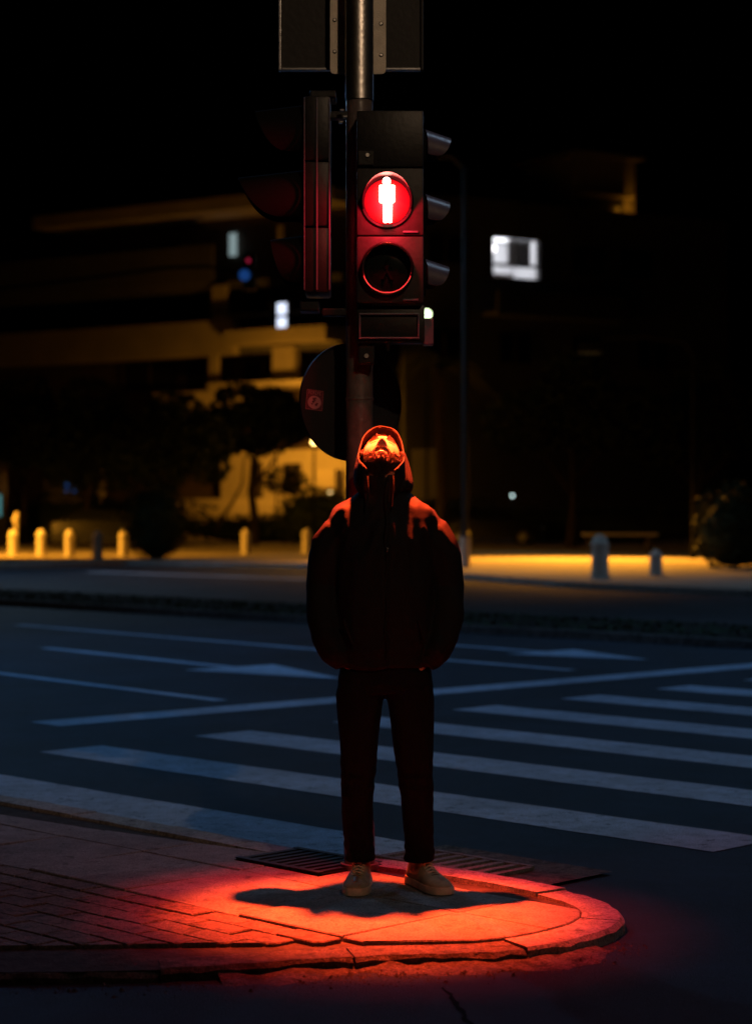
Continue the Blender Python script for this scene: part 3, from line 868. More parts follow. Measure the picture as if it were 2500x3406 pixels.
bush(1490, 1650, 90, 5.5, 1.9, 1600, 'dark shrub behind the lamp post', size=.12)

def tree(px, Y, label, trunk, limbs, blobs, n, size=.16, wood=.16, group='street trees beyond the far pavement'):
    c = P(px, 0, Y); t = thing('tree', label, 'tree', (c.x, Y, .06), group=group)
    tp = [Vector((c.x + a, Y + b, .06 + h)) for a, b, h in trunk]
    m = len(tp)
    w = MB().tube(tp, [wood*(1.25 - .75*i/(m-1)) if i else wood*1.6 for i in range(m)], 10)
    tr = w.build('trunk', M['bark'], t, True)
    for lb in limbs:
        MB().tube([Vector((c.x + a, Y + b, .06 + h)) for a, b, h in lb], [wood*.55*(1 - .6*i/(len(lb)-1)) for i in range(len(lb))], 8).build('limb', M['bark'], t, True)
    mb = MB()
    for (bx, by, bz, r) in blobs:
        leaf_cloud(mb, (c.x + bx, Y + by, .06 + bz), (r, r*.9, r*.8), int(n*r*r/4), size)
    mb.build('crown', M['leaf'], t)['kind'] = 'stuff'
    return t
tree(842, 80, 'leaning broad-crowned tree in front of the orange wall', [(0,0,0),(.06,0,1.1),(-.08,0,2.2),(.1,0,3.4),(.2,0,4.6)],
     [[(-.02,0,2.3),(.7,0,3.2),(1.3,.2,4.2)],[(-1.55,.2,.4),(-1.35,.2,.95),(-.9,.1,1.6),(-.45,0,2.4),(-.35,.1,3.6)],[(.1,0,3.2),(-.6,.3,4.2)]],
     [(-.2,0,4.75,1.2),(-1.6,.2,4.6,1.05),(1.0,-.1,4.7,1.15),(.3,.2,4.1,.7),(-.5,0,5.6,1.2),(1.9,.2,5.0,1.0),(2.4,0,4.8,.7),(.8,0,5.5,1.1),(-.9,0,4.1,.65)], 2600)
tree(945, 83, 'young round-headed tree right of the leaning tree', [(0,0,0),(.04,0,.9),(0,0,1.9)], [[(.25,0,.3),(.3,0,1.0),(.2,0,1.9)]],
     [(-.1,0,2.6,.72),(.5,0,2.5,.62),(-.5,.1,2.55,.5)], 2400, .10, .07)
tree(560, 76, 'dense dark tree filling the gap left of the leaning tree', [(0,0,0),(.1,0,1.5),(0,0,3.2)], [[(0,0,1.8),(-.9,0,3.0)],[(0,0,2.0),(1.0,.1,3.2)]],
     [(0,0,4.2,1.6),(-1.2,.1,3.8,1.4),(1.3,0,4.0,1.3),(.2,0,5.0,1.2),(-.2,0,2.9,1.0),(1.5,0,3.0,.8)], 2000)
tree(300, 78, 'wide dark tree behind the row of small bollards', [(0,0,0),(-.1,0,1.6),(.1,0,3.4)], [[(0,0,1.8),(-1.1,0,3.2)],[(0,0,2.2),(1.2,0,3.4)]],
     [(0,0,4.4,1.9),(-1.7,.1,4.2,1.5),(1.6,0,4.0,1.6),(0,0,5.6,1.3),(-.6,0,3.0,1.1),(1.0,0,2.9,1.0)], 1800)
tree(70, 80, 'dark tree at the edge of the picture by the kiosk', [(0,0,0),(.1,0,1.6),(0,0,3.4)], [[(0,0,1.8),(-.9,0,3.2)],[(0,0,2.2),(1.0,0,3.4)]],
     [(0,0,4.6,1.9),(-1.4,.1,4.0,1.5),(1.5,0,4.3,1.5),(.2,0,5.8,1.3)], 1800)
tree(1900, 74, 'dark leafy tree over the orange paving', [(0,0,0),(.1,0,1.7),(0,0,3.8)], [[(0,0,2.0),(-1.2,0,3.6)],[(0,0,2.3),(1.2,0,3.8)]],
     [(0,0,5.0,1.8),(-1.9,.1,4.6,1.5),(1.8,0,4.8,1.6),(.2,0,6.2,1.4),(3.0,0,4.6,1.3)], 1700)
tree(2330, 76, 'dark leafy tree behind the round hedge', [(0,0,0),(-.1,0,1.7),(.1,0,3.6)], [[(0,0,2.0),(-1.2,0,3.4)],[(0,0,2.3),(1.2,0,3.6)]],
     [(0,0,4.8,1.8),(-1.6,.1,4.3,1.5),(1.7,0,4.6,1.6),(.2,0,6.0,1.3)], 1700)

# palm lit by the greenish lamp
px = P(1462, 0, 66)
pt = thing('palm_tree', 'tall palm with drooping fronds under the greenish lamp', 'tree', (px.x, 66, .06))
MB().tube([(px.x, 66, .06),(px.x+.1, 66, 2.0),(px.x, 66, 4.2),(px.x-.05, 66, 6.2)], [.26,.20,.17,.18], 12).build('trunk', M['bark'], pt, True)
for k in range(22):
    a = k*2.399; el = rnd(-.1, .9); L = rnd(1.5, 2.3)
    d = Vector((math.cos(a), math.sin(a), 0))
    fr = MB(); pts = []
    for i in range(9):
        f = i/8
        pts.append(Vector((px.x, 66, 6.25)) + d*L*f*math.cos(el*(1-f)) + Vector((0,0, L*(math.sin(el)*f*1.2 - .95*f*f))))
    fr.tube(pts, [.025*(1-.8*i/8) for i in range(9)], 5)
    side = d.cross(Vector((0,0,1)))
    for i in range(1, 9):
        for f in (0, .5):
            p = pts[i-1].lerp(pts[i], f); t_ = (pts[i]-pts[i-1]).normalized(); ln = .55*(1 - abs((i-4)/7))
            for sg in (-1, 1):
                e = p + side*sg*ln*.75 + t_*ln*.45 + Vector((0,0,-ln*.35))
                fr.add([p, p + t_*.05, e], [(0,1,2)])
    fr.build('frond', M['palm'], pt)

# parked cars that show only as a few glints
def car(px, Y, rz, label):
    c = P(px, 0, Y)
    t = thing('parked_car', label, 'car', (c.x, Y, .06), rz, group='cars parked beyond the far pavement')
    Mx = Matrix.Translation((c.x, Y, .06)) @ Matrix.Rotation(rz, 4, 'Z')
    def sec(x, hw, z0, z1, tw):
        return [Mx @ Vector(p) for p in ((x,-hw,z0),(x,hw,z0),(x,hw,(z0+z1)/2),(x,tw,z1),(x,-tw,z1),(x,-hw,(z0+z1)/2))]
    b = MB().loft([sec(-2.1,.68,.35,.75,.6), sec(-1.9,.82,.22,.95,.74), sec(-.9,.86,.2,1.0,.78), sec(.8,.86,.2,.98,.78), sec(1.8,.82,.22,.82,.72), sec(2.1,.66,.35,.62,.58)])
    body = b.build('body', M['car_paint'], t, True, 30)
    g = MB().loft([sec(-1.7,.74,.96,.98,.7), sec(-1.0,.74,.98,1.40,.56), sec(.3,.74,.98,1.42,.56), sec(1.05,.74,.96,.98,.7)])
    g.build('cabin', M['glass'], t, True, 30)
    for sx in (-1.3, 1.3):
        for sy in (-.78, .78):
            p0, p1 = Mx @ Vector((sx, sy-.1, .31)), Mx @ Vector((sx, sy+.1, .31))
            w = MB().tube([p0, p1], .31, 20).build('wheel', M['rubber'], t, True)
            q0, q1 = Mx @ Vector((sx, sy-.105, .31)), Mx @ Vector((sx, sy+.105, .31))
            MB().tube([q0, q1], .19, 14).build('rim', M['alu'], w, True)
    for sy in (-.55, .55):
        for sx, nm in ((2.02,'headlight'), (-2.06,'tail_light')):
            p = Mx @ Vector((sx, sy, .66)); MB().sphere(p, (.09,.09,.06), 12, 8).build(nm, M['alu'], t, True)
    return t
car(352, 72, R(8), 'dark parked car behind the row of small bollards')
car(1640, 80, R(-12), 'dark parked car far behind the lamp post')

# far overhead signal on a curved mast, left of the building
ms = thing('mast_signal', 'far traffic signal hung from a long curved mast arm', 'traffic signal', (-13.5, 52, .06))
arm_px = [(-260,1020),(0,962),(300,925),(560,890),(690,886),(800,908)]
MB().tube([(-11.9,52,.06),(-11.9,52,4.5),(-11.8,52,6.8)] + [P(x, y, 52) for x, y in arm_px], [.10,.09,.08,.07,.06,.055,.05,.045,.04], 10).build('mast', M['lamp_metal'], ms, True)
c = P(830, 905, 52)
sb = MB().bbox((c.x, 52, c.z), (.34,.26,.95), .04).build('signal_box', M['black_pl'], ms)
MB().tube([(c.x-.12,51.86,c.z-.10),(c.x-.12,51.80,c.z-.10)], .145, 20).build('lens', M['em_sig_blue'], sb, True)
MB().tube([(c.x-.02,51.86,c.z+.28),(c.x-.02,51.80,c.z+.28)], .05, 16).build('lens', M['em_sig_red'], sb, True)

# ------------------------------------------------------------------ the signal pole and what hangs on it
PX, PY = -0.0636, 7.66
pole = thing('signal_pole', 'dark painted steel traffic light pole standing behind the man', 'pole', (PX, PY, 0))
ZJ = CAM_H + (1703 - 322)/FPX*7.61
MB().tube([(PX,PY,.012),(PX,PY,1.79),(PX,PY,ZJ)], .0515, 40).build('lower_tube', M['pole_paint'], pole, True)
MB().tube([(PX,PY,ZJ-.004),(PX,PY,4.3)], .0545, 40).build('upper_tube', M['galv'], pole, True)
MB().tube([(PX,PY,ZJ-.006),(PX,PY,ZJ-.0045),(PX,PY,ZJ-.0045)], [.0555,.0555,.054], 40).build('joint_ring', M['metal_dark'], pole, True)
zb = CAM_H + (1703 - 1325)/FPX*7.61
MB().tube([(PX,PY,zb-.006),(PX,PY,zb-.004),(PX,PY,zb+.004),(PX,PY,zb+.006)], [.052,.0545,.0545,.052], 40).build('band', M['pole_paint'], pole, True)
MB().tube([(PX,PY,.0),(PX,PY,.02),(PX,PY,.022),(PX,PY,.16),(PX,PY,.19)], [.074,.074,.060,.058,.052], 32).build('base_flange', M['pole_paint'], pole, True)

def hood(mb, c, axis, r, length, tilt=0.0, span=112, power=1.0, base=.02, thick=.0025):
    """cut-away lens hood: a curved shell, long at the top and short at the sides"""
    axis = Vector(axis).normalized(); side = axis.cross(Vector((0,0,1))).normalized(); up = side.cross(axis).normalized()
    ax2 = (axis - up*math.tan(tilt)).normalized()
    nphi, nl = 40, 8
    def shell(rr):
        g = []
        for i in range(nphi + 1):
            ph = R(-span + 2*span*i/nphi)
            L = base + (length - base) * max(0.0, math.cos(ph * 90/ span * (112/112))) ** power
            row = []
            for k in range(nl + 1):
                f = k/nl
                taper = 1 - .06*f
                row.append(Vector(c) + (side*math.sin(ph) + up*math.cos(ph))*rr*taper + ax2*L*f)
            g.append(row)
        return g
    a, b = shell(r), shell(r - thick)
    o = len(mb.v); n = nl + 1
    for g in (a, b):
        for row in g: mb.v += [tuple(p) for p in row]
    N = (nphi + 1)*n
    for i in range(nphi):
        for k in range(nl):
            q = o + i*n + k
            mb.f.append((q, q+1, q+n+1, q+n)); mb.f.append((N+q, N+q+n, N+q+n+1, N+q+1))
        q = o + i*n + nl
        mb.f.append((q, N+q, N+q+n, q+n))
    for k in range(nl):
        q = o + k; mb.f.append((q, N+q, N+q+1, q+1))
        q = o + nphi*n + k; mb.f.append((q, q+1, N+q+1, N+q))
    return mb

# pedestrian signal
YF = 7.49
def fx(px): return (px - 1250)/FPX*YF
def fz(py): return CAM_H + (1703 - py)/FPX*YF
bx0, bx1 = fx(1186), fx(1408)
cxs = (bx0 + bx1)/2; bw = bx1 - bx0
ped = thing('pedestrian_signal', 'black pedestrian signal box showing a glowing red standing figure', 'pedestrian signal', (cxs, YF+.055, fz(1125)))
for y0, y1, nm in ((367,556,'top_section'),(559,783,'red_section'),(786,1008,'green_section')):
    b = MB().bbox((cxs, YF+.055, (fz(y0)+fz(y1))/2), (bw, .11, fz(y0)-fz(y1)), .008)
    b.build(nm, M['ped_face_glow'] if nm != 'top_section' else M['black_pl'], ped, True, 30)
for sx in (bx0+.004, bx1-.004):
    for y in (600, 750, 822, 975):
        MB().bbox((sx, YF+.03, fz(y)), (.012,.03,.03), .003).build('latch', M['black_pl'], ped)
for y in (772, 998):
    MB().bbox((fx(1365), YF-.004, fz(y)), (fx(1390)-fx(1340), .008, .008), .002).build('hinge', M['visor_pl'], ped)
# bottom panel with a raised frame
MB().bbox((cxs+.002, YF+.075, (fz(1012)+fz(1138))/2), (bw+.006, .07, fz(1012)-fz(1138)), .006).build('lower_box', M['black_pl'], ped, True, 30)
fr = MB()
xa, xb, za, zb_ = fx(1196), fx(1392), fz(1122), fz(1042)
t_ = .007
fr.bbox(((xa+xb)/2, YF+.036, za), (xb-xa+t_, .020, t_), .002); fr.bbox(((xa+xb)/2, YF+.036, zb_), (xb-xa+t_, .020, t_), .002)
fr.bbox((xa, YF+.036, (za+zb_)/2), (t_, .020, zb_-za-t_-.001), .002); fr.bbox((xb, YF+.036, (za+zb_)/2), (t_, .020, zb_-za-t_-.001), .002)
fr.build('panel_frame', M['visor_pl'], ped)
MB().bbox((fx(1420)+.006, YF+.09, fz(1098)), (.040, .09, fz(1055)-fz(1143)), .004).build('buzzer_box', M['visor_pl'], ped)
MB().bbox((fx(1218), YF+.085, fz(1165)), (.062, .05, .095), .006).build('lower_clamp', M['black_pl'], ped)
MB().tube([(fx(1218), YF+.060, fz(1180)), (fx(1218), YF+.052, fz(1180))], .009, 6).build('bolt', M['galv'], ped)
MB().tube([(fx(1290), YF+.05, fz(1139)), (fx(1290), YF+.05, fz(1165))], [.012,.007], 14).build('cable_gland', M['black_pl'], ped, True)
MB().bbox((fx(1216), YF-.006, fz(528)), (.060,.012,.055), .004).build('upper_clamp', M['black_pl'], ped)
MB().tube([(fx(1222), YF-.012, fz(518)), (fx(1222), YF-.018, fz(518))], .008, 6).build('bolt', M['galv'], ped)
LX = fx(1287)
for py, nm, lm in ((672,'red','lens_red'),(896,'green','lens_dark')):
    zc = fz(py)
    ring = MB(); seg = 56
    bd = .012 if nm == 'red' else .034
    dome = .040 if nm == 'red' else .016
    prof = [(.100, YF+.001),(.100, YF-bd+.004),(.0965, YF-bd),(.0885, YF-bd),(.0870, YF-bd+.004),(.0870, YF+.001)]
    ring.loft([[(LX + r*math.cos(2*math.pi*k/seg), y, zc + r*math.sin(2*math.pi*k/seg)) for k in range(seg)] for r, y in prof])
    bz = ring.build('bezel', M['black_pl'], ped, True)
    if nm == 'green':
        lip = MB(); nt_ = 8
        lip.loft([[(LX + (.0925 + .0026*math.cos(b))*math.cos(2*math.pi*k/seg), YF - bd - .0006 - .0026*math.sin(b), zc + (.0925 + .0026*math.cos(b))*math.sin(2*math.pi*k/seg)) for k in range(seg)] for b in (2*math.pi*q/nt_ for q in range(nt_ + 1))], False, False)
        lip.build('rim', M['plate'], bz, True, 180)  # pale ring puts the red glint of the bezel edge into its colour
    ln = MB(); rr = []
    for i in range(9):
        a = i/8*math.pi/2
        rr.append([(LX + .0865*math.sin(a)*math.cos(2*math.pi*k/seg) if i else LX + .001*math.cos(2*math.pi*k/seg), YF - .002 - dome*math.cos(a), zc + (.0865*math.sin(a) if i else .001)*math.sin(2*math.pi*k/seg)) for k in range(seg)])
    ln.loft(rr, True, False)
    lo = ln.build('lens', M[lm], ped, True, 60)
    hd = MB(); hood(hd, (LX, YF-bd+.003, zc), (0,-1,0), .0985, .19 if nm == 'red' else .048, R(3), 108, 1.4, .012)
    hd.build('hood', M['black_pl'], bz, True, 50)
    if nm == 'red':
        fig = MB(); yb, yf = YF - .028, YF - .060
        def plate(pts):
            n = len(pts); fig.add([(p[0], yb, p[1]) for p in pts] + [(p[0], yf, p[1]) for p in pts],
                                  [tuple(range(n)), tuple(range(n, 2*n))] + [(i, (i+1)%n, n+(i+1)%n, n+i) for i in range(n)])
        X = lambda px: fx(px); Z = lambda py: fz(py)
        plate([(X(1285) + .0150*math.cos(a), Z(610) + .0138*math.sin(a)) for a in (2*math.pi*k/20 for k in range(20))])
        plate([(X(1263),Z(624)),(X(1309),Z(624)),(X(1313),Z(628)),(X(1313),Z(676)),(X(1308),Z(681)),(X(1264),Z(681)),(X(1260),Z(676)),(X(1260),Z(628))])
        plate([(X(1273),Z(682.5)),(X(1288),Z(682.5)),(X(1288),Z(742)),(X(1284),Z(745)),(X(1277),Z(745)),(X(1274),Z(742))])
        plate([(X(1289.5),Z(682.5)),(X(1304),Z(682.5)),(X(1303),Z(742)),(X(1300),Z(745)),(X(1293),Z(745)),(X(1289.5),Z(742))])
        fig.build('standing_figure', M['em_fig'], lo)
    else:
        # unlit walking figure, a shade lighter than the dark lens
        wf = MB(); y0 = YF - .020
        wf.disc((LX+.004, y0, zc+.036), .007, (0,1,0), .003, 14)
        for p, q, r in (((.002,.026),(-.002,-.004),.010),((-.002,-.006),(.016,-.042),.006),((-.002,-.006),(-.018,-.040),.006),((.002,.022),(.020,.002),.004),((.002,.022),(-.014,.004),.004)):
            wf.tube([(LX+p[0], y0, zc+p[1]), (LX+q[0], y0, zc+q[1])], r, 8)
        wf.build('walking_figure', M['lens_dark'], lo)
LAMP = Vector((LX + .004, 7.388, fz(672) - .066))
spot('red_lamp_light', LAMP, (.0, 6.86, 0), (1.0, 0.068, 0.010), 4700, 36, 1.0, .030, ped)
spot('red_lamp_spill', LAMP, (.045, 6.95, 0), (1.0, 0.010, 0.016), 620, 50, 1.0, .030, ped)
point('red_lens_light', (LX, YF - .150, fz(690)), (1.0, 0.008, 0.03), 19, .03, ped)

# vehicle signals left and right of the pole
def vehicle_signal(px0, px1, Y, ys, dirx, hood_lens, label, body_name='housing', hoodm='hood_black', lens_r=.100, rotz=0.0, tilt=5, power=.42, depth=.24, span=140):
    x0, x1 = (px0-1250)/FPX*Y, (px1-1250)/FPX*Y
    z = lambda py: CAM_H + (1703-py)/FPX*Y
    t = thing('traffic_signal', label, 'traffic signal', ((x0+x1)/2, Y, z(ys[-1])), group='vehicle signals on the pole')
    xf = x0 if dirx < 0 else x1
    for i in range(len(ys)-1):
        zc = (z(ys[i]) + z(ys[i+1]))/2; hh = z(ys[i]) - z(ys[i+1]) - .004
        s_ = MB().bbox(((x0+x1)/2, Y, zc), (x1-x0, depth, hh), .012).build('housing', M['black_pl'], t, True, 30)
        MB().tube([(xf - dirx*.004, Y, zc), (xf + dirx*.010, Y, zc)], lens_r, 36).build('lens', M['hood_black'], s_, True)
        hd = MB(); hood(hd, (xf + dirx*.002, Y, zc), (dirx, math.sin(rotz)*1.0, 0), lens_r + .008, hood_lens[i], R(tilt), span, power, .03)
        hd.build('hood', M[hoodm], s_, True, 50)
    return t, z, x0, x1
tl, zL, lx0, lx1 = vehicle_signal(1014, 1100, 7.66, (338,553,769,985), -1, (.19,.255,.13), 'black vehicle signal facing left, seen edge-on beside the pole')
for px, w in ((1057,.006),(1016,.004),(1098,.005)):
    MB().bbox(((px-1250)/FPX*7.66, 7.66-.124, (zL(338)+zL(985))/2), (w,.008,zL(338)-zL(985)-.02), .0015).build('edge_highlight', M['visor_pl'], tl)  # paler bars stand in for the highlights along the housing edges
MB().bbox(((1075-1250)/FPX*7.66, 7.66, zL(325)), (.10,.14,.028), .006).build('top_cap', M['black_pl'], tl)
for py in (386, 1040):
    MB().bbox(((1118-1250)/FPX*7.66, 7.66, zL(py)), ((1160-1066)/FPX*7.66, .05, .028), .004).build('mount_arm', M['black_pl'], tl)
for py, dx in ((378,0),(400,.012),(418,-.004)):
    MB().bbox(((1137-1250)/FPX*7.66+dx, 7.60, zL(py)), (.016,.02,.010), .003).build('clamp', M['alu'], tl)
MB().bbox(((1030-1250)/FPX*7.66, 7.66, zL(1020)), (.075,.12,.045), .006).build('bottom_cap', M['black_pl'], tl)
vehicle_signal(1330, 1406, 7.80, (390,604,818,1035), 1, (.108,.104,.100), 'vehicle signal facing right behind the pedestrian box, its grey hoods sticking out', hoodm='visor_pl', power=.45, rotz=.22, tilt=14, span=112, lens_r=.070)

# big rectangular sign seen from behind at the top
YS = 7.83
sx = lambda px: (px-1250)/FPX*YS
sz = lambda py: CAM_H + (1703-py)/FPX*YS
rs = thing('road_sign', 'large rectangular road sign seen from behind at the top of the pole', 'sign', ((sx(926)+sx(1408))/2, YS, sz(238)))
wS = sx(1408) - sx(926); cS = (sx(926)+sx(1408))/2; hS = .62
MB().box((cS, YS, sz(238)+hS/2+.006), (wS-.02, .012, hS-.012)).build('panel', M['sign_back'], rs)
for s_ in (-1, 1):
    MB().bbox((cS + s_*(wS/2-.006), YS-.004, sz(238)+hS/2), (.011,.034,hS), .003).build('frame_rail', M['alu'] if s_ < 0 else M['sign_back'], rs)
MB().bbox((cS, YS-.004, sz(238)+.006), (wS-.024,.034,.011), .003).build('frame_rail', M['alu'], rs)
MB().bbox((cS, YS-.004, sz(238)+hS-.006), (wS-.024,.034,.011), .003).build('frame_rail', M['sign_back'], rs)
YPl = 7.755
qx = lambda px: (px-1250)/FPX*YPl
qz = lambda py: CAM_H + (1703-py)/FPX*YPl
pw = qx(1283) - qx(1098); pc = (qx(1283)+qx(1098))/2; pz0 = qz(246)
rpts = []
rc = .018
for cx_, cz_, a0 in ((pc+pw/2-rc, pz0+rc, -90),(pc+pw/2-rc, pz0+.52-rc, 0),(pc-pw/2+rc, pz0+.52-rc, 90),(pc-pw/2+rc, pz0+rc, 180)):
    for k in range(7):
        a = R(a0 + 15*k); rpts.append((cx_ + rc*math.cos(a), cz_ + rc*math.sin(a)))
n = len(rpts)
MB().add([(p[0], YPl, p[1]) for p in rpts] + [(p[0], YPl+.006, p[1]) for p in rpts],
         [tuple(range(n)), tuple(reversed(range(n, 2*n)))] + [(i,(i+1)%n,n+(i+1)%n,n+i) for i in range(n)]).build('mount_plate', M['plate'], rs)
MB().box((pc, YPl+.028, pz0+.26), (pw*.8,.044,.40)).build('spacer', M['sign_back'], rs)
for px in (1113, 1267):
    for py in (67 if px < 1200 else 79, 172 if px < 1200 else 183, -40):
        MB().tube([(qx(px), YPl-.001, qz(py)), (qx(px), YPl-.0015, qz(py))], .0085, 14).build('washer', M['iron'], rs)
        MB().tube([(qx(px), YPl-.0016, qz(py)), (qx(px), YPl-.008, qz(py))], .005, 6).build('bolt', M['galv'], rs)

# round sign seen from behind
RC = Vector(((1166-1250)/FPX*7.84, 7.845, CAM_H + (1703-1338)/FPX*7.84))
ra = R(32); rn = Vector((math.sin(ra), -math.cos(ra), 0)); rx = Vector((math.cos(ra), math.sin(ra), 0))
rsg = thing('round_sign', 'round traffic sign seen from behind, with a small red sticker', 'sign', RC)
MB().disc(RC, .2275, rn, .003, 64).build('disc', M['sign_back'], rsg, True)
seg = 64
rim = MB().loft([[RC + rn*dn + (rx*math.cos(2*math.pi*k/seg) + Vector((0,0,1))*math.sin(2*math.pi*k/seg))*r for k in range(seg)] for r, dn in ((.2277,-.004),(.232,-.004),(.232,.010),(.2277,.010))], False, False)
rim.build('rim', M['sign_back'], rsg, True)
MB().bbox(RC + Vector((.035,-.055,.0)), (.07,.05,.05), .004).build('bracket', M['iron'], rsg)
def on_disc(a, b, d): return RC + rx*a + Vector((0,0,b)) + rn*d
ca = R(-5)
sc0 = (-.166, .004)
def st(a, b, d): return on_disc(sc0[0] + a*math.cos(ca) - b*math.sin(ca), sc0[1] + a*math.sin(ca) + b*math.cos(ca), d)
sk = MB().add([st(a, b, .0026) for a, b in ((-.038,-.040),(.038,-.040),(.038,.040),(-.038,.040))], [(0,1,2,3)]).build('sticker', M['sticker_red'], rsg)
em = MB().add([st(.030*math.cos(2*math.pi*k/32), -.009 + .0255*math.sin(2*math.pi*k/32), .0032) for k in range(32)], [tuple(range(32))])
em.build('emblem_disc', M['sticker_pink'], sk)
bl = MB()
for a, b, r in ((-.004,.004,.006),(.003,.007,.004),(-.006,-.007,.006),(.001,-.001,.004),(.008,-.018,.006),(.012,-.013,.005),(-.010,-.016,.004)):
    bl.add([st(a + r*math.cos(2*math.pi*k/10), b + r*math.sin(2*math.pi*k/10)*.8, .0037) for k in range(10)], [tuple(range(10))])
bl.build('emblem_motif', M['sticker_red'], sk)
tx = MB()
for k in range(6):
    a = -.029 + k*.0098
    for seg_ in (((0,0),(.0018,0),(.0018,.013),(0,.013)), ((.0018,.011),(.006,.011),(.006,.013),(.0018,.013)), ((.0018,.0 if k % 2 else .0055),(.006,.0 if k % 2 else .0055),(.006,.002 if k % 2 else .0075),(.0018,.002 if k % 2 else .0075))):
        tx.add([st(a + p, .021 + q, .0032) for p, q in seg_], [(0,1,2,3)])
for k in range(12):
    for bb_ in (-.0385, .0365):
        tx.add([st(-.036 + k*.0061 + p, bb_ + q, .0032) for p, q in ((0,0),(.0035,0),(.0035,.0015),(0,.0015))], [(0,1,2,3)])
    for aa in (-.0375, .036):
        tx.add([st(aa + p, -.036 + k*.006 + q, .0032) for p, q in ((0,0),(.0015,0),(.0015,.0035),(0,.0035))], [(0,1,2,3)])
tx.build('sticker_print', M['sticker_pink'], sk)

# ------------------------------------------------------------------ the man
man = thing('person', 'bearded man in a dark hooded jacket looking straight up under the red light', 'person', (.03, 7.24, 0))

def remesh(mb, name, m, voxel, parent, smooth_it=6, fn=None):
    me = mb.mesh('tmp')
    o = bpy.data.objects.new('tmp', me); COL.objects.link(o)
    md = o.modifiers.new('r', 'REMESH'); md.mode = 'VOXEL'; md.voxel_size = voxel
    if smooth_it:
        sm = o.modifiers.new('s', 'SMOOTH'); sm.factor = .5; sm.iterations = smooth_it
    dg_ = bpy.context.evaluated_depsgraph_get()
    out = bpy.data.meshes.new_from_object(o.evaluated_get(dg_))
    bpy.data.objects.remove(o, do_unlink=True)
    out.name = name
    if fn:
        nv = len(out.vertices)
        co = np.empty(nv*3); out.vertices.foreach_get('co', co); co = co.reshape(-1,3)
        no = np.empty(nv*3); out.vertex_normals.foreach_get('vector', no); no = no.reshape(-1,3)
        co = fn(co, no)
        out.vertices.foreach_set('co', co.ravel()); out.update()
    out.materials.clear(); out.materials.append(M[m])
    out.shade_smooth()
    return link(name, out, parent)

def ring(cx, cy, z, rx_, ry_, ex=2.2, n=40, rxl=None):
    pts = []
    for k in range(n):
        a = 2*math.pi*k/n; c, s_ = math.cos(a), math.sin(a)
        r_ = rx_ if (c > 0 or rxl is None) else rxl
        pts.append((cx + r_*math.copysign(abs(c)**(2/ex), c), cy + ry_*math.copysign(abs(s_)**(2/ex), s_), z))
    return pts

# head pose: local frame with x to picture right, -y forward, z up, tipped back
HC = Vector((.0175, 7.262, 1.546))
HM = Matrix.Translation(HC) @ Matrix.Rotation(R(3), 4, 'Y') @ Matrix.Rotation(R(-62), 4, 'X')

def sstep(a, b, x):
    t = np.clip((x - a)/(b - a), 0, 1); return t*t*(3 - 2*t)
def ga(x, z, x0, z0, sx_, sz_):
    return np.exp(-((x - x0)/sx_)**2 - ((z - z0)/sz_)**2)

def head_points(nu=200, nv=180):
    u = np.linspace(0, 2*np.pi, nu, endpoint=False); v = np.linspace(0.02, np.pi - .02, nv)
    U, V = np.meshgrid(u, v)
    X_ = np.sin(V)*np.sin(U); Y_ = -np.sin(V)*np.cos(U); Z_ = np.cos(V)
    x = .074*X_; y = np.where(Y_ < 0, .092*Y_, .100*Y_); z = .118*Z_
    # boxier face, narrower jaw
    x = np.sign(x)*np.abs(x/.074)**.92*.074
    jaw = sstep(.0, -.118, z)
    x = x*(1 - .30*jaw**1.6)
    front = sstep(.0, -.05, y)
    y = y - front*.020*sstep(-.02, -.11, z)*(1 - (x/.08)**2)           # jaw comes forward
    y = np.where((y > 0), y*(1 - .45*jaw), y)                           # back of the skull tucks in to the nape
    ax = np.abs(x)
    d = np.zeros_like(x)
    d += .0075*ga(ax, z, .027, .036, .022, .010)                         # brow
    d += .004*ga(ax, z, .0, .060, .05, .025)
    d -= .0085*ga(ax, z, .031, .016, .016, .011)                         # eye socket
    d += .0070*ga(ax, z, .032, .011, .0125, .0085)                      # closed lid over the eyeball
    d -= .0022*ga(ax, z, .032, .0035, .013, .0018)                      # lash line
    d += .003*ga(ax, z, .043, -.026, .020, .017)                        # cheekbone
    d -= .004*ga(ax, z, .030, -.045, .010, .016)                        # nasolabial hollow
    d += .007*ga(x, z, 0, -.052, .026, .012)                            # muzzle
    d += .004*ga(x, z, 0, -.0565, .020, .0035)
    d -= .015*ga(x, z, 0, -.0640, .024, .0042)                          # parted lips
    d += .0075*ga(x, z, 0, -.0725, .017, .0045)
    d -= .004*ga(x, z, 0, -.083, .018, .005)
    d += .010*ga(x, z, 0, -.103, .022, .014)                            # chin
    # nose
    t = np.clip((.034 - z)/.066, 0, 1.2)
    wN = .0060 + .0075*np.clip(t, 0, 1)
    amp = (.006 + .026*np.clip(t, 0, 1)**1.15)*sstep(.044, .026, z)*(1 - sstep(-.0325, -.0415, z))
    d += amp*np.exp(-(x/wN)**2*1.1)
    d += .010*ga(ax, z, .0135, -.0335, .0055, .0058)                    # wings
    d -= .006*ga(ax, z, .0065, -.0400, .0035, .0022)                    # nostrils
    fm_ = sstep(-.02, -.055, y)
    y = y - d*fm_
    x = x + np.sign(x)*.014*np.exp(-((y - .012)/.012)**2 - ((z + .002)/.026)**2)*(np.abs(x) > .05)   # ears
    return np.stack([x, y, z], -1)

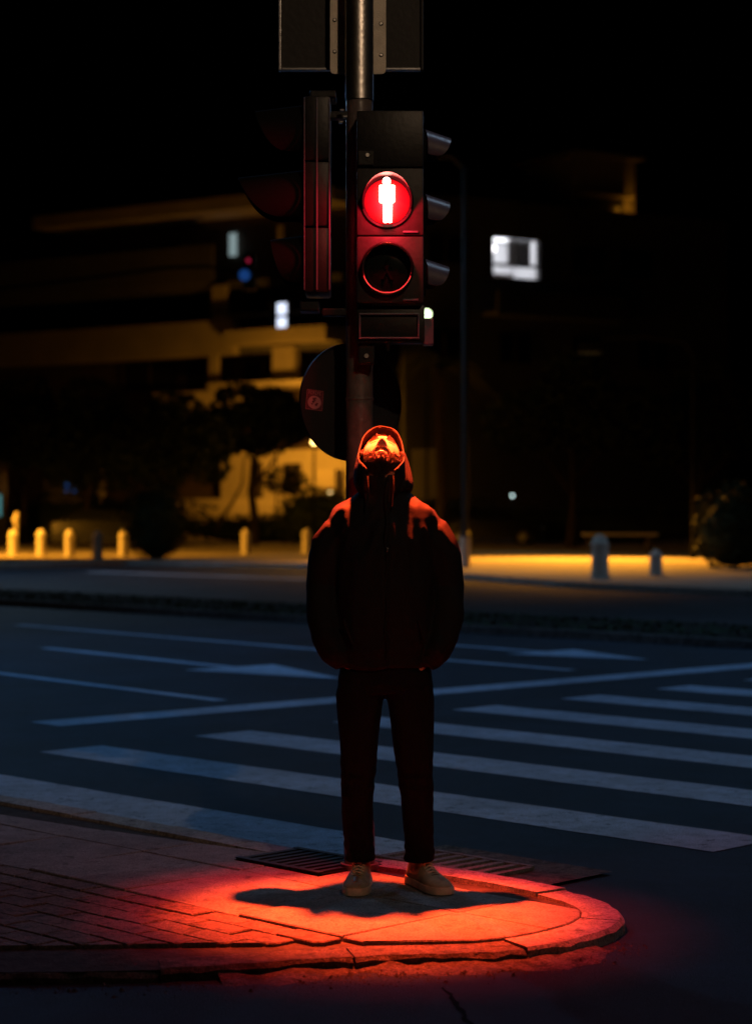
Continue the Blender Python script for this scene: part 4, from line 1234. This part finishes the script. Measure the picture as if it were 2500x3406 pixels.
HP = head_points()
hb = MB()
nv_, nu_ = HP.shape[:2]
vs = [HM @ Vector(p) for p in HP.reshape(-1, 3)]
fs = []
for i in range(nv_ - 1):
    for j in range(nu_):
        k = (j+1) % nu_
        fs.append((i*nu_+j, (i+1)*nu_+j, (i+1)*nu_+k, i*nu_+k))
fs.append(tuple(range(nu_))[::-1]); fs.append(tuple((nv_-1)*nu_ + j for j in range(nu_)))
hb.add(vs, fs)
# neck, trunk, limbs and hands under the clothes: one continuous body
hb.loft([ring(.022,7.235,1.36,.072,.066), ring(.022,7.225,1.42,.060,.062), ring(.020,7.212,1.465,.056,.060), ring(.018,7.21,1.50,.054,.062), ring(.018,7.222,1.54,.05,.06)])
hb.loft([ring(.03,7.24,.80,.130,.085), ring(.03,7.24,.95,.125,.085), ring(.03,7.24,1.10,.130,.085), ring(.03,7.24,1.25,.145,.085), ring(.03,7.24,1.31,.135,.075), ring(.025,7.238,1.385,.09,.06)])
ARM_L = [(-.115,7.235,1.315),(-.155,7.245,1.26),(-.176,7.25,1.20),(-.190,7.26,1.10),(-.187,7.23,1.0),(-.170,7.195,.92),(-.150,7.175,.865),(-.112,7.190,.835)]
def mir(p): return (.066 - p[0], p[1], p[2])
LEG_L = [(-.055,7.24,.82),(-.06,7.24,.70),(-.062,7.235,.52),(-.068,7.25,.30),(-.058,7.30,.12),(-.052,7.32,.06)]
LEG_R = [(.118,7.24,.82),(.126,7.24,.70),(.136,7.235,.52),(.151,7.25,.30),(.155,7.30,.12),(.150,7.32,.06)]
for A in (ARM_L, [mir(p) for p in ARM_L]):
    hb.tube(A, [.046,.048,.044,.038,.036,.032,.026,.024], 18)
    w = Vector(A[-1]); sgn = 1 if w.x < 0 else -1
    hb.tube([w, w + Vector((sgn*.020,-.002,-.03)), w + Vector((sgn*.036,.0,-.06))], [.024,.030,.027], 14, flat=[.7,.5,.5])
    for i in range(4):
        o_ = Vector((sgn*(.016 + .0135*i), .0, -.058))
        L = (.050,.058,.055,.044)[i]
        hb.tube([w + o_, w + o_ + Vector((sgn*.003,-.006,-L*.5)), w + o_ + Vector((sgn*.005,.001,-L))], [.0088,.0082,.0070], 10)
    hb.tube([w + Vector((sgn*.030,.0,-.02)), w + Vector((sgn*.056,.0,-.045)), w + Vector((sgn*.066,.0,-.070))], [.011,.010,.008], 10)
for Lg in (LEG_L, LEG_R):
    hb.tube(Lg, [.075,.068,.054,.042,.034,.034], 18)
for foot, toe in (((-.048,7.355,.04),(-.074,7.13,.03)), ((.138,7.355,.04),(.238,7.155,.03))):
    a, b = Vector(foot), Vector(toe)
    hb.tube([a, a.lerp(b,.3) + Vector((0,0,.02)), a.lerp(b,.7), b], [.026,.034,.028,.018], 14)
body = remesh(hb, 'body', 'skin', .0034, man, 1)

# jacket: trunk and sleeves as one cloth surface with folds
jb = MB()
jb.loft([ring(.031,7.235,.806,.168,.122), ring(.031,7.235,.83,.174,.127), ring(.031,7.232,.95,.178,.132), ring(.031,7.228,1.10,.176,.134), ring(.031,7.23,1.24,.178,.130),
         ring(.031,7.235,1.310,.192,.120), ring(.031,7.238,1.350,.200,.108), ring(.031,7.238,1.380,.186,.098), ring(.030,7.238,1.405,.146,.092), ring(.027,7.235,1.430,.104,.086), ring(.026,7.232,1.45,.087,.083), ring(.025,7.226,1.485,.082,.080), ring(.025,7.224,1.505,.078,.076)])
SL = [.050,.060,.067,.067,.064,.062,.055,.049,.046]
jarm = [(-.100,7.238,1.322),(-.142,7.241,1.296),(-.164,7.246,1.248)] + ARM_L[2:]
jarm = [(x_ - (.004 if i > 2 else 0), y_, z_) for i, (x_, y_, z_) in enumerate(jarm)]
for A in (jarm, [mir(p) for p in jarm]):
    jb.tube(A, SL, 26)
def folds(co, no):
    out = co.copy()
    for i in range(len(co)):
        p = co[i]
        v = Vector((p[0]*11, p[1]*11, p[2]*4.2))
        n1 = noise.noise(v) ; n2 = noise.noise(Vector((p[0]*26 + 7, p[1]*26, p[2]*9)))
        n3 = noise.noise(Vector((p[0]*6, p[1]*6, p[2]*30 + 3)))
        ridge = 1 - abs(noise.noise(Vector((p[0]*15 + p[2]*5*(1 if p[0] > .03 else -1), p[1]*10, p[2]*6 + 9))))*2
        lower = min(1.0, max(0.0, (1.15 - p[2])/.25))
        up_ = min(1.0, max(0.0, (p[2] - 1.20)/.08))*min(1.0, max(0.0, (1.43 - p[2])/.04))
        a = .0065*n1 + .003*n2 + .004*n3*lower + up_*.011*(ridge - .55)
        out[i] = p + no[i]*a
        # opening line of the zip
        if no[i][1] < -.4:
            out[i][1] += .006*math.exp(-((p[0] - .036)/.006)**2)
    return out
jacket = remesh(jb, 'jacket', 'fabric', .0062, man, 8, folds)
zp = MB(); pts = []
for k in range(30):
    z = .84 + (1.48 - .84)*k/29
    pts.append((.036 + .004*math.sin(k*.9), 7.108 - .012*math.sin(math.pi*k/29) + max(0, z - 1.30)*.22, z))
zp.tube(pts, .0045, 6); zp.build('zip', M['fabric'], jacket, True)
MB().bbox((.0405, 7.090, 1.235), (.007,.005,.016), .0015).build('zip_pull', M['alu'], jacket)
for s_, (x_, y_, z_) in ((-1, jarm[-1]), (1, mir(jarm[-1]))):
    MB().tube([(x_, y_, z_ + .010), (x_ - s_*.006, y_ - .003, z_ - .014)], [.050,.046], 26).build('cuff', M['fabric'], jacket, True)
for x0, x1 in ((-.115,-.085),(.150,.180)):
    MB().tube([(x0, 7.118, .985), (x1, 7.112, .90)], .005, 6).build('pocket_welt', M['fabric'], jacket, True)

# hood: dome round the back of the head, rim round the face, drape down to the collar
rim_pts = [(0,-.088,.126),(.022,-.087,.123),(.042,-.083,.111),(.058,-.076,.092),(.070,-.064,.064),(.077,-.052,.028),(.081,-.047,-.015),(.082,-.048,-.055),(.076,-.052,-.092),(.062,-.052,-.122),(.050,-.045,-.140)]
full = [(-x_, y_ , z_) for x_, y_, z_ in rim_pts[:0:-1]] + rim_pts
def cat(pl, n):
    pl = [Vector(p) for p in pl]; out = []
    for k in range(n):
        t = k/(n-1)*(len(pl)-1); i = min(int(t), len(pl)-2); f = t - i
        p0, p1, p2, p3 = pl[max(i-1,0)], pl[i], pl[i+1], pl[min(i+2,len(pl)-1)]
        out.append(.5*((2*p1) + (p2-p0)*f + (2*p0-5*p1+4*p2-p3)*f*f + (3*p1-p0-3*p2+p3)*f*f*f))
    return out
rimc = cat(full, 72)
hmb = MB(); rows = []
for t in np.linspace(0, 1, 26):
    row = []
    for i, p in enumerate(rimc):
        wv = .0045*noise.noise(Vector((p.x*34, p.z*34, 1.3)))
        sc_ = (1 + .22*math.sin(math.pi*min(1, t*1.25)) * (1 if t < .8 else 1)) * max(0.0, math.cos(t*math.pi/2))**.55
        y_ = p.y + (.128 - p.y)*math.sin(t*math.pi/2)
        cz = .012
        q = Vector((p.x*sc_*(1+wv*3), y_ + wv*(1-t), cz + (p.z - cz)*sc_ + wv*2*(1-t)))
        q += Vector((1,0,1))*.004*noise.noise(Vector((q.x*22, q.y*18, q.z*22)))*math.sin(math.pi*t)
        row.append(HM @ q)
    rows.append(row)
hmb.loft(rows, False, False, closed=False)
# drape round the neck, open at the front
def drape(rows_):
    out = []
    for (cx_, cy_, z, rl, rr_, ry_, op) in rows_:
        row = []
        for k in range(61):
            a = R(-90 + op + (360 - 2*op)*k/60)          # starts right of the chin, passes behind, ends left of it
            c, s_ = math.cos(a), math.sin(a)
            r_ = rr_ if c > 0 else rl
            wv = 1 + .05*noise.noise(Vector((c*3.1, s_*3.1, z*14)))
            zz = z + .010*noise.noise(Vector((c*2.2, s_*2.2, 5.0 + z*3)))
            row.append((cx_ + c*r_*wv, cy_ + s_*ry_*wv, zz))
        out.append(row)
    return out
dr = drape([(.020,7.235,1.590,.074,.080,.075,62),(.022,7.245,1.560,.080,.090,.090,56),(.024,7.245,1.525,.086,.098,.098,46),(.025,7.242,1.495,.090,.104,.104,40),(.026,7.240,1.468,.094,.109,.110,36),(.026,7.240,1.450,.092,.104,.110,34),(.026,7.238,1.435,.080,.088,.100,34)])
hmb.loft(dr, False, False, closed=False)
ho = hmb.build('hood', M['fabric'], man, True, 180)
sd = ho.modifiers.new('cloth', 'SOLIDIFY'); sd.thickness = .0045; sd.offset = 0; sd.material_offset = 1; sd.material_offset_rim = 0; ho.data.materials.append(M['lining'])
ss = ho.modifiers.new('soft', 'SUBSURF'); ss.levels = 1; ss.render_levels = 1
MB().tube([HM @ Vector((p.x*1.004, p.y - .001, p.z*1.003)) + Vector((0,0,.004*noise.noise(Vector((p.x*34, p.z*34, 1.3))))) for p in rimc], .0026, 8).build('hem', M['fabric'], ho, True)
for x_ in (-.030, .062):
    cz_ = 1.50
    MB().tube([(x_, 7.135, cz_), (x_+.003, 7.118, cz_-.05), (x_-.002, 7.110, cz_-.11)], .0028, 6).build('drawcord', M['fabric'], ho, True)

# beard, moustache and hair as many short curled strands
def strands(name, picks, lens_, down, n, wid, parent, jitter=.5):
    mb = MB()
    flat = HP.reshape(-1, 3)
    for k in range(n):
        i, j = picks[random.randrange(len(picks))]
        p = Vector(HP[i, j]); q = Vector(HP[min(i+1, nv_-1), j]); r_ = Vector(HP[i, (j+1) % nu_])
        nrm = (r_ - p).cross(q - p)
        if nrm.length < 1e-12: continue
        nrm.normalize()
        if nrm.dot(p) < 0: nrm = -nrm
        p = p + (q-p)*random.random() + (r_-p)*random.random() - nrm*.001
        L = rnd(*lens_)
        d = (nrm + Vector((0,0,-down)) + Vector((rnd(-1,1), rnd(-1,1), rnd(-1,1)))*jitter).normalized()
        side = d.cross(Vector((rnd(-1,1), rnd(-1,1), rnd(-1,1)))).normalized()
        curl = d.cross(side)*L*rnd(-.5,.5)
        w_ = wid*rnd(.6,1.3)
        a, b, c = p, p + d*L*.55 + curl, p + d*L + curl*.3
        mb.add([HM @ v for v in (a - side*w_, a + side*w_, b + side*w_*.8, b - side*w_*.8, c)], [(0,1,2,3),(3,2,4)])
    return mb
pk_b, pk_m, pk_h, pk_e, pk_l = [], [], [], [], []
for i in range(nv_):
    for j in range(nu_):
        x_, y_, z_ = HP[i, j]; ax_ = abs(x_)
        if y_ < .015 and z_ < -.030:
            line = -.078 + 1.05*max(0, ax_ - .012)
            lip = ax_ < .026 and z_ > -.078
            if z_ < min(line, -.02) and not lip: pk_b.append((i, j))
        if ax_ > .060 and -.05 < z_ < .01 and -.05 < y_ < .0: pk_b.append((i, j))
        if y_ < -.06 and -.0575 < z_ < -.045 and ax_ < .030: pk_m.append((i, j))
        if y_ < -.06 and .022 < ax_ < .036 and -.085 < z_ < -.052 and abs(ax_ - .024 - (-.055 - z_)*.25) < .006: pk_m.append((i, j))
        if z_ > .090 and y_ < .03: pk_h.append((i, j))
        if y_ < -.05 and .020 < ax_ < .045 and abs(z_ - .0035 - .12*abs(ax_ - .032)) < .0013: pk_l.append((i, j))
        if y_ < -.06 and .015 < ax_ < .045 and abs(z_ - (.030 + .006*math.sin((ax_-.015)/.03*3.14))) < .0035: pk_e.append((i, j))
strands('beard', pk_b, (.006,.014), .5, 30000, .0007, man, 1.0).build('beard', M['hair'], man)
strands('moustache', pk_m, (.005,.009), .9, 3600, .0004, man, .5).build('moustache', M['hair'], man)
strands('hair', pk_h, (.012,.024), -.1, 7000, .0005, man, .7).build('hair', M['hair'], man)
strands('eyelashes', pk_l, (.002,.005), .8, 420, .0005, man, .4).build('eyelashes', M['hair'], man)
strands('eyebrows', pk_e, (.004,.007), -.2, 500, .0005, man, .5).build('eyebrows', M['hair'], man)

# jeans
tb = MB()
tb.loft([ring(.032,7.24,.905,.158,.112), ring(.032,7.24,.86,.160,.112), ring(.032,7.24,.80,.164,.110), ring(.032,7.24,.745,.172,.108), ring(.033,7.24,.715,.165,.095)])
def leg(rows_):
    tb.loft([ring(cx_, cy_, z, rx_, ry_, 2.2, 32) for z, cx_, cy_, rx_, ry_ in rows_])
leg([(.80,-.052,7.24,.082,.098),(.70,-.059,7.24,.087,.094),(.60,-.061,7.24,.076,.086),(.505,-.0625,7.238,.068,.076),(.40,-.066,7.243,.061,.069),(.287,-.068,7.255,.057,.066),(.18,-.063,7.275,.054,.062),(.125,-.058,7.288,.055,.062),(.095,-.057,7.292,.056,.066)])
leg([(.80,.115,7.24,.084,.098),(.70,.126,7.24,.087,.094),(.60,.132,7.24,.078,.086),(.505,.136,7.238,.071,.076),(.40,.144,7.243,.064,.069),(.287,.151,7.255,.058,.066),(.18,.158,7.275,.053,.062),(.125,.160,7.288,.053,.062),(.095,.159,7.292,.052,.066)])
def denim_folds(co, no):
    out = co.copy()
    for i in range(len(co)):
        p = co[i]
        kn = math.exp(-((p[2] - .40)/.10)**2) + 1.4*math.exp(-((p[2] - .13)/.07)**2) + .6*math.exp(-((p[2] - .74)/.06)**2)
        n1 = noise.noise(Vector((p[0]*16, p[1]*16, p[2]*7)))
        n2 = noise.noise(Vector((p[0]*10 + p[2]*14, p[1]*10, p[2]*34)))
        out[i] = p + no[i]*(.004*n1 + .0055*n2*kn)
    return out
jeans = remesh(tb, 'jeans', 'denim', .0062, man, 3, denim_folds)

# shoes
def make_shoe(heel, toe):
    heel = Vector((heel[0], heel[1], 0)); toe = Vector((toe[0], toe[1], 0)); d = (toe - heel).normalized(); s_ = Vector((-d.y, d.x, 0)); L = (toe - heel).length
    st_ = [(0,.020,.070),(.03,.028,.086),(.10,.034,.106),(.20,.036,.122),(.30,.036,.122),(.38,.037,.104),(.50,.041,.082),(.62,.046,.066),(.74,.0485,.055),(.85,.045,.048),(.93,.036,.041),(.98,.022,.034),(1.0,.008,.028)]
    mb = MB(); rings = []
    for f, w_, h in st_:
        c = heel + d*L*f; r_ = []
        for k in range(24):
            a = 2*math.pi*k/24; ca_, sa = math.cos(a), math.sin(a)
            z = .024 + (h - .024)*(max(0, sa)**.8) if sa > 0 else .024 + .006*sa
            ww = w_*math.copysign(abs(ca_)**.75, ca_)*(1 - .25*max(0, sa)*(1 if f < .55 else .4))
            r_.append(c + s_*ww + Vector((0,0,z)))
        rings.append(r_)
    mb.loft(rings)
    sh = mb.build('shoe', M['shoe'], man, True, 60)
    so = MB(); n_ = 40; outl = []
    for k in range(n_):
        a = 2*math.pi*k/n_
        f = .5 - .5*math.cos(a); wv = np.interp(f, [q[0] for q in st_], [q[1] for q in st_]) + .004
        outl.append(heel + d*(L*f + (.006 if f > .9 else (-.005 if f < .1 else 0))) + s_*wv*(1 if math.sin(a) >= 0 else -1))
    so.loft([[p + Vector((0,0,.0015)) for p in outl], [p + Vector((0,0,.020)) for p in outl], [heel.lerp(toe,.5) + (p - heel.lerp(toe,.5))*.97 + Vector((0,0,.027)) for p in outl]])
    so.build('sole', M['sole'], sh, True, 40)
    pn = MB(); rows = []
    for q in range(9):
        f = .30 + .36*q/8; h = np.interp(f, [q_[0] for q_ in st_], [q_[2] for q_ in st_])
        hw = .017 - .004*q/8
        rows.append([heel + d*L*f + s_*hw*t + Vector((0,0,h + .0015 - .006*t*t)) for t in (-1,-.5,0,.5,1)])
    pn.loft(rows, False, False, closed=False); pn.build('lace_panel', M['shoe_dark'], sh, True)
    MB().tube([heel + d*L*.70 + s_*w_*.046 + Vector((0,0,.026 + .034*max(0, 1 - w_*w_))) for w_ in np.linspace(-1, 1, 13)], .0022, 6).build('toe_seam', M['shoe_dark'], sh, True)
    MB().tube([heel + d*L*(.235 + .105*math.cos(a)) + s_*.027*math.sin(a) + Vector((0,0,.121)) for a in (2*math.pi*k/24 for k in range(25))], .005, 6).build('collar', M['shoe_dark'], sh, True)
    for k in range(6):
        f = .36 + k*.055; h = np.interp(f, [q[0] for q in st_], [q[2] for q in st_])
        c = heel + d*L*f + Vector((0,0,h + .005))
        MB().tube([c - s_*.021 - Vector((0,0,.009)), c, c + s_*.021 - Vector((0,0,.009))], .0036, 6).build('lace', M['lace'], sh, True)
    MB().bbox(heel + d*L*.27 + Vector((0,0,.118)), (.05,.012,.05), .005, m=Matrix.Rotation(math.atan2(s_.y, s_.x), 4, 'Z') @ Matrix.Rotation(R(-18), 4, 'X')).build('tongue', M['shoe'], sh)
    return sh
make_shoe((-.048,7.385), (-.078,7.098))
make_shoe((.132,7.385), (.250,7.118))
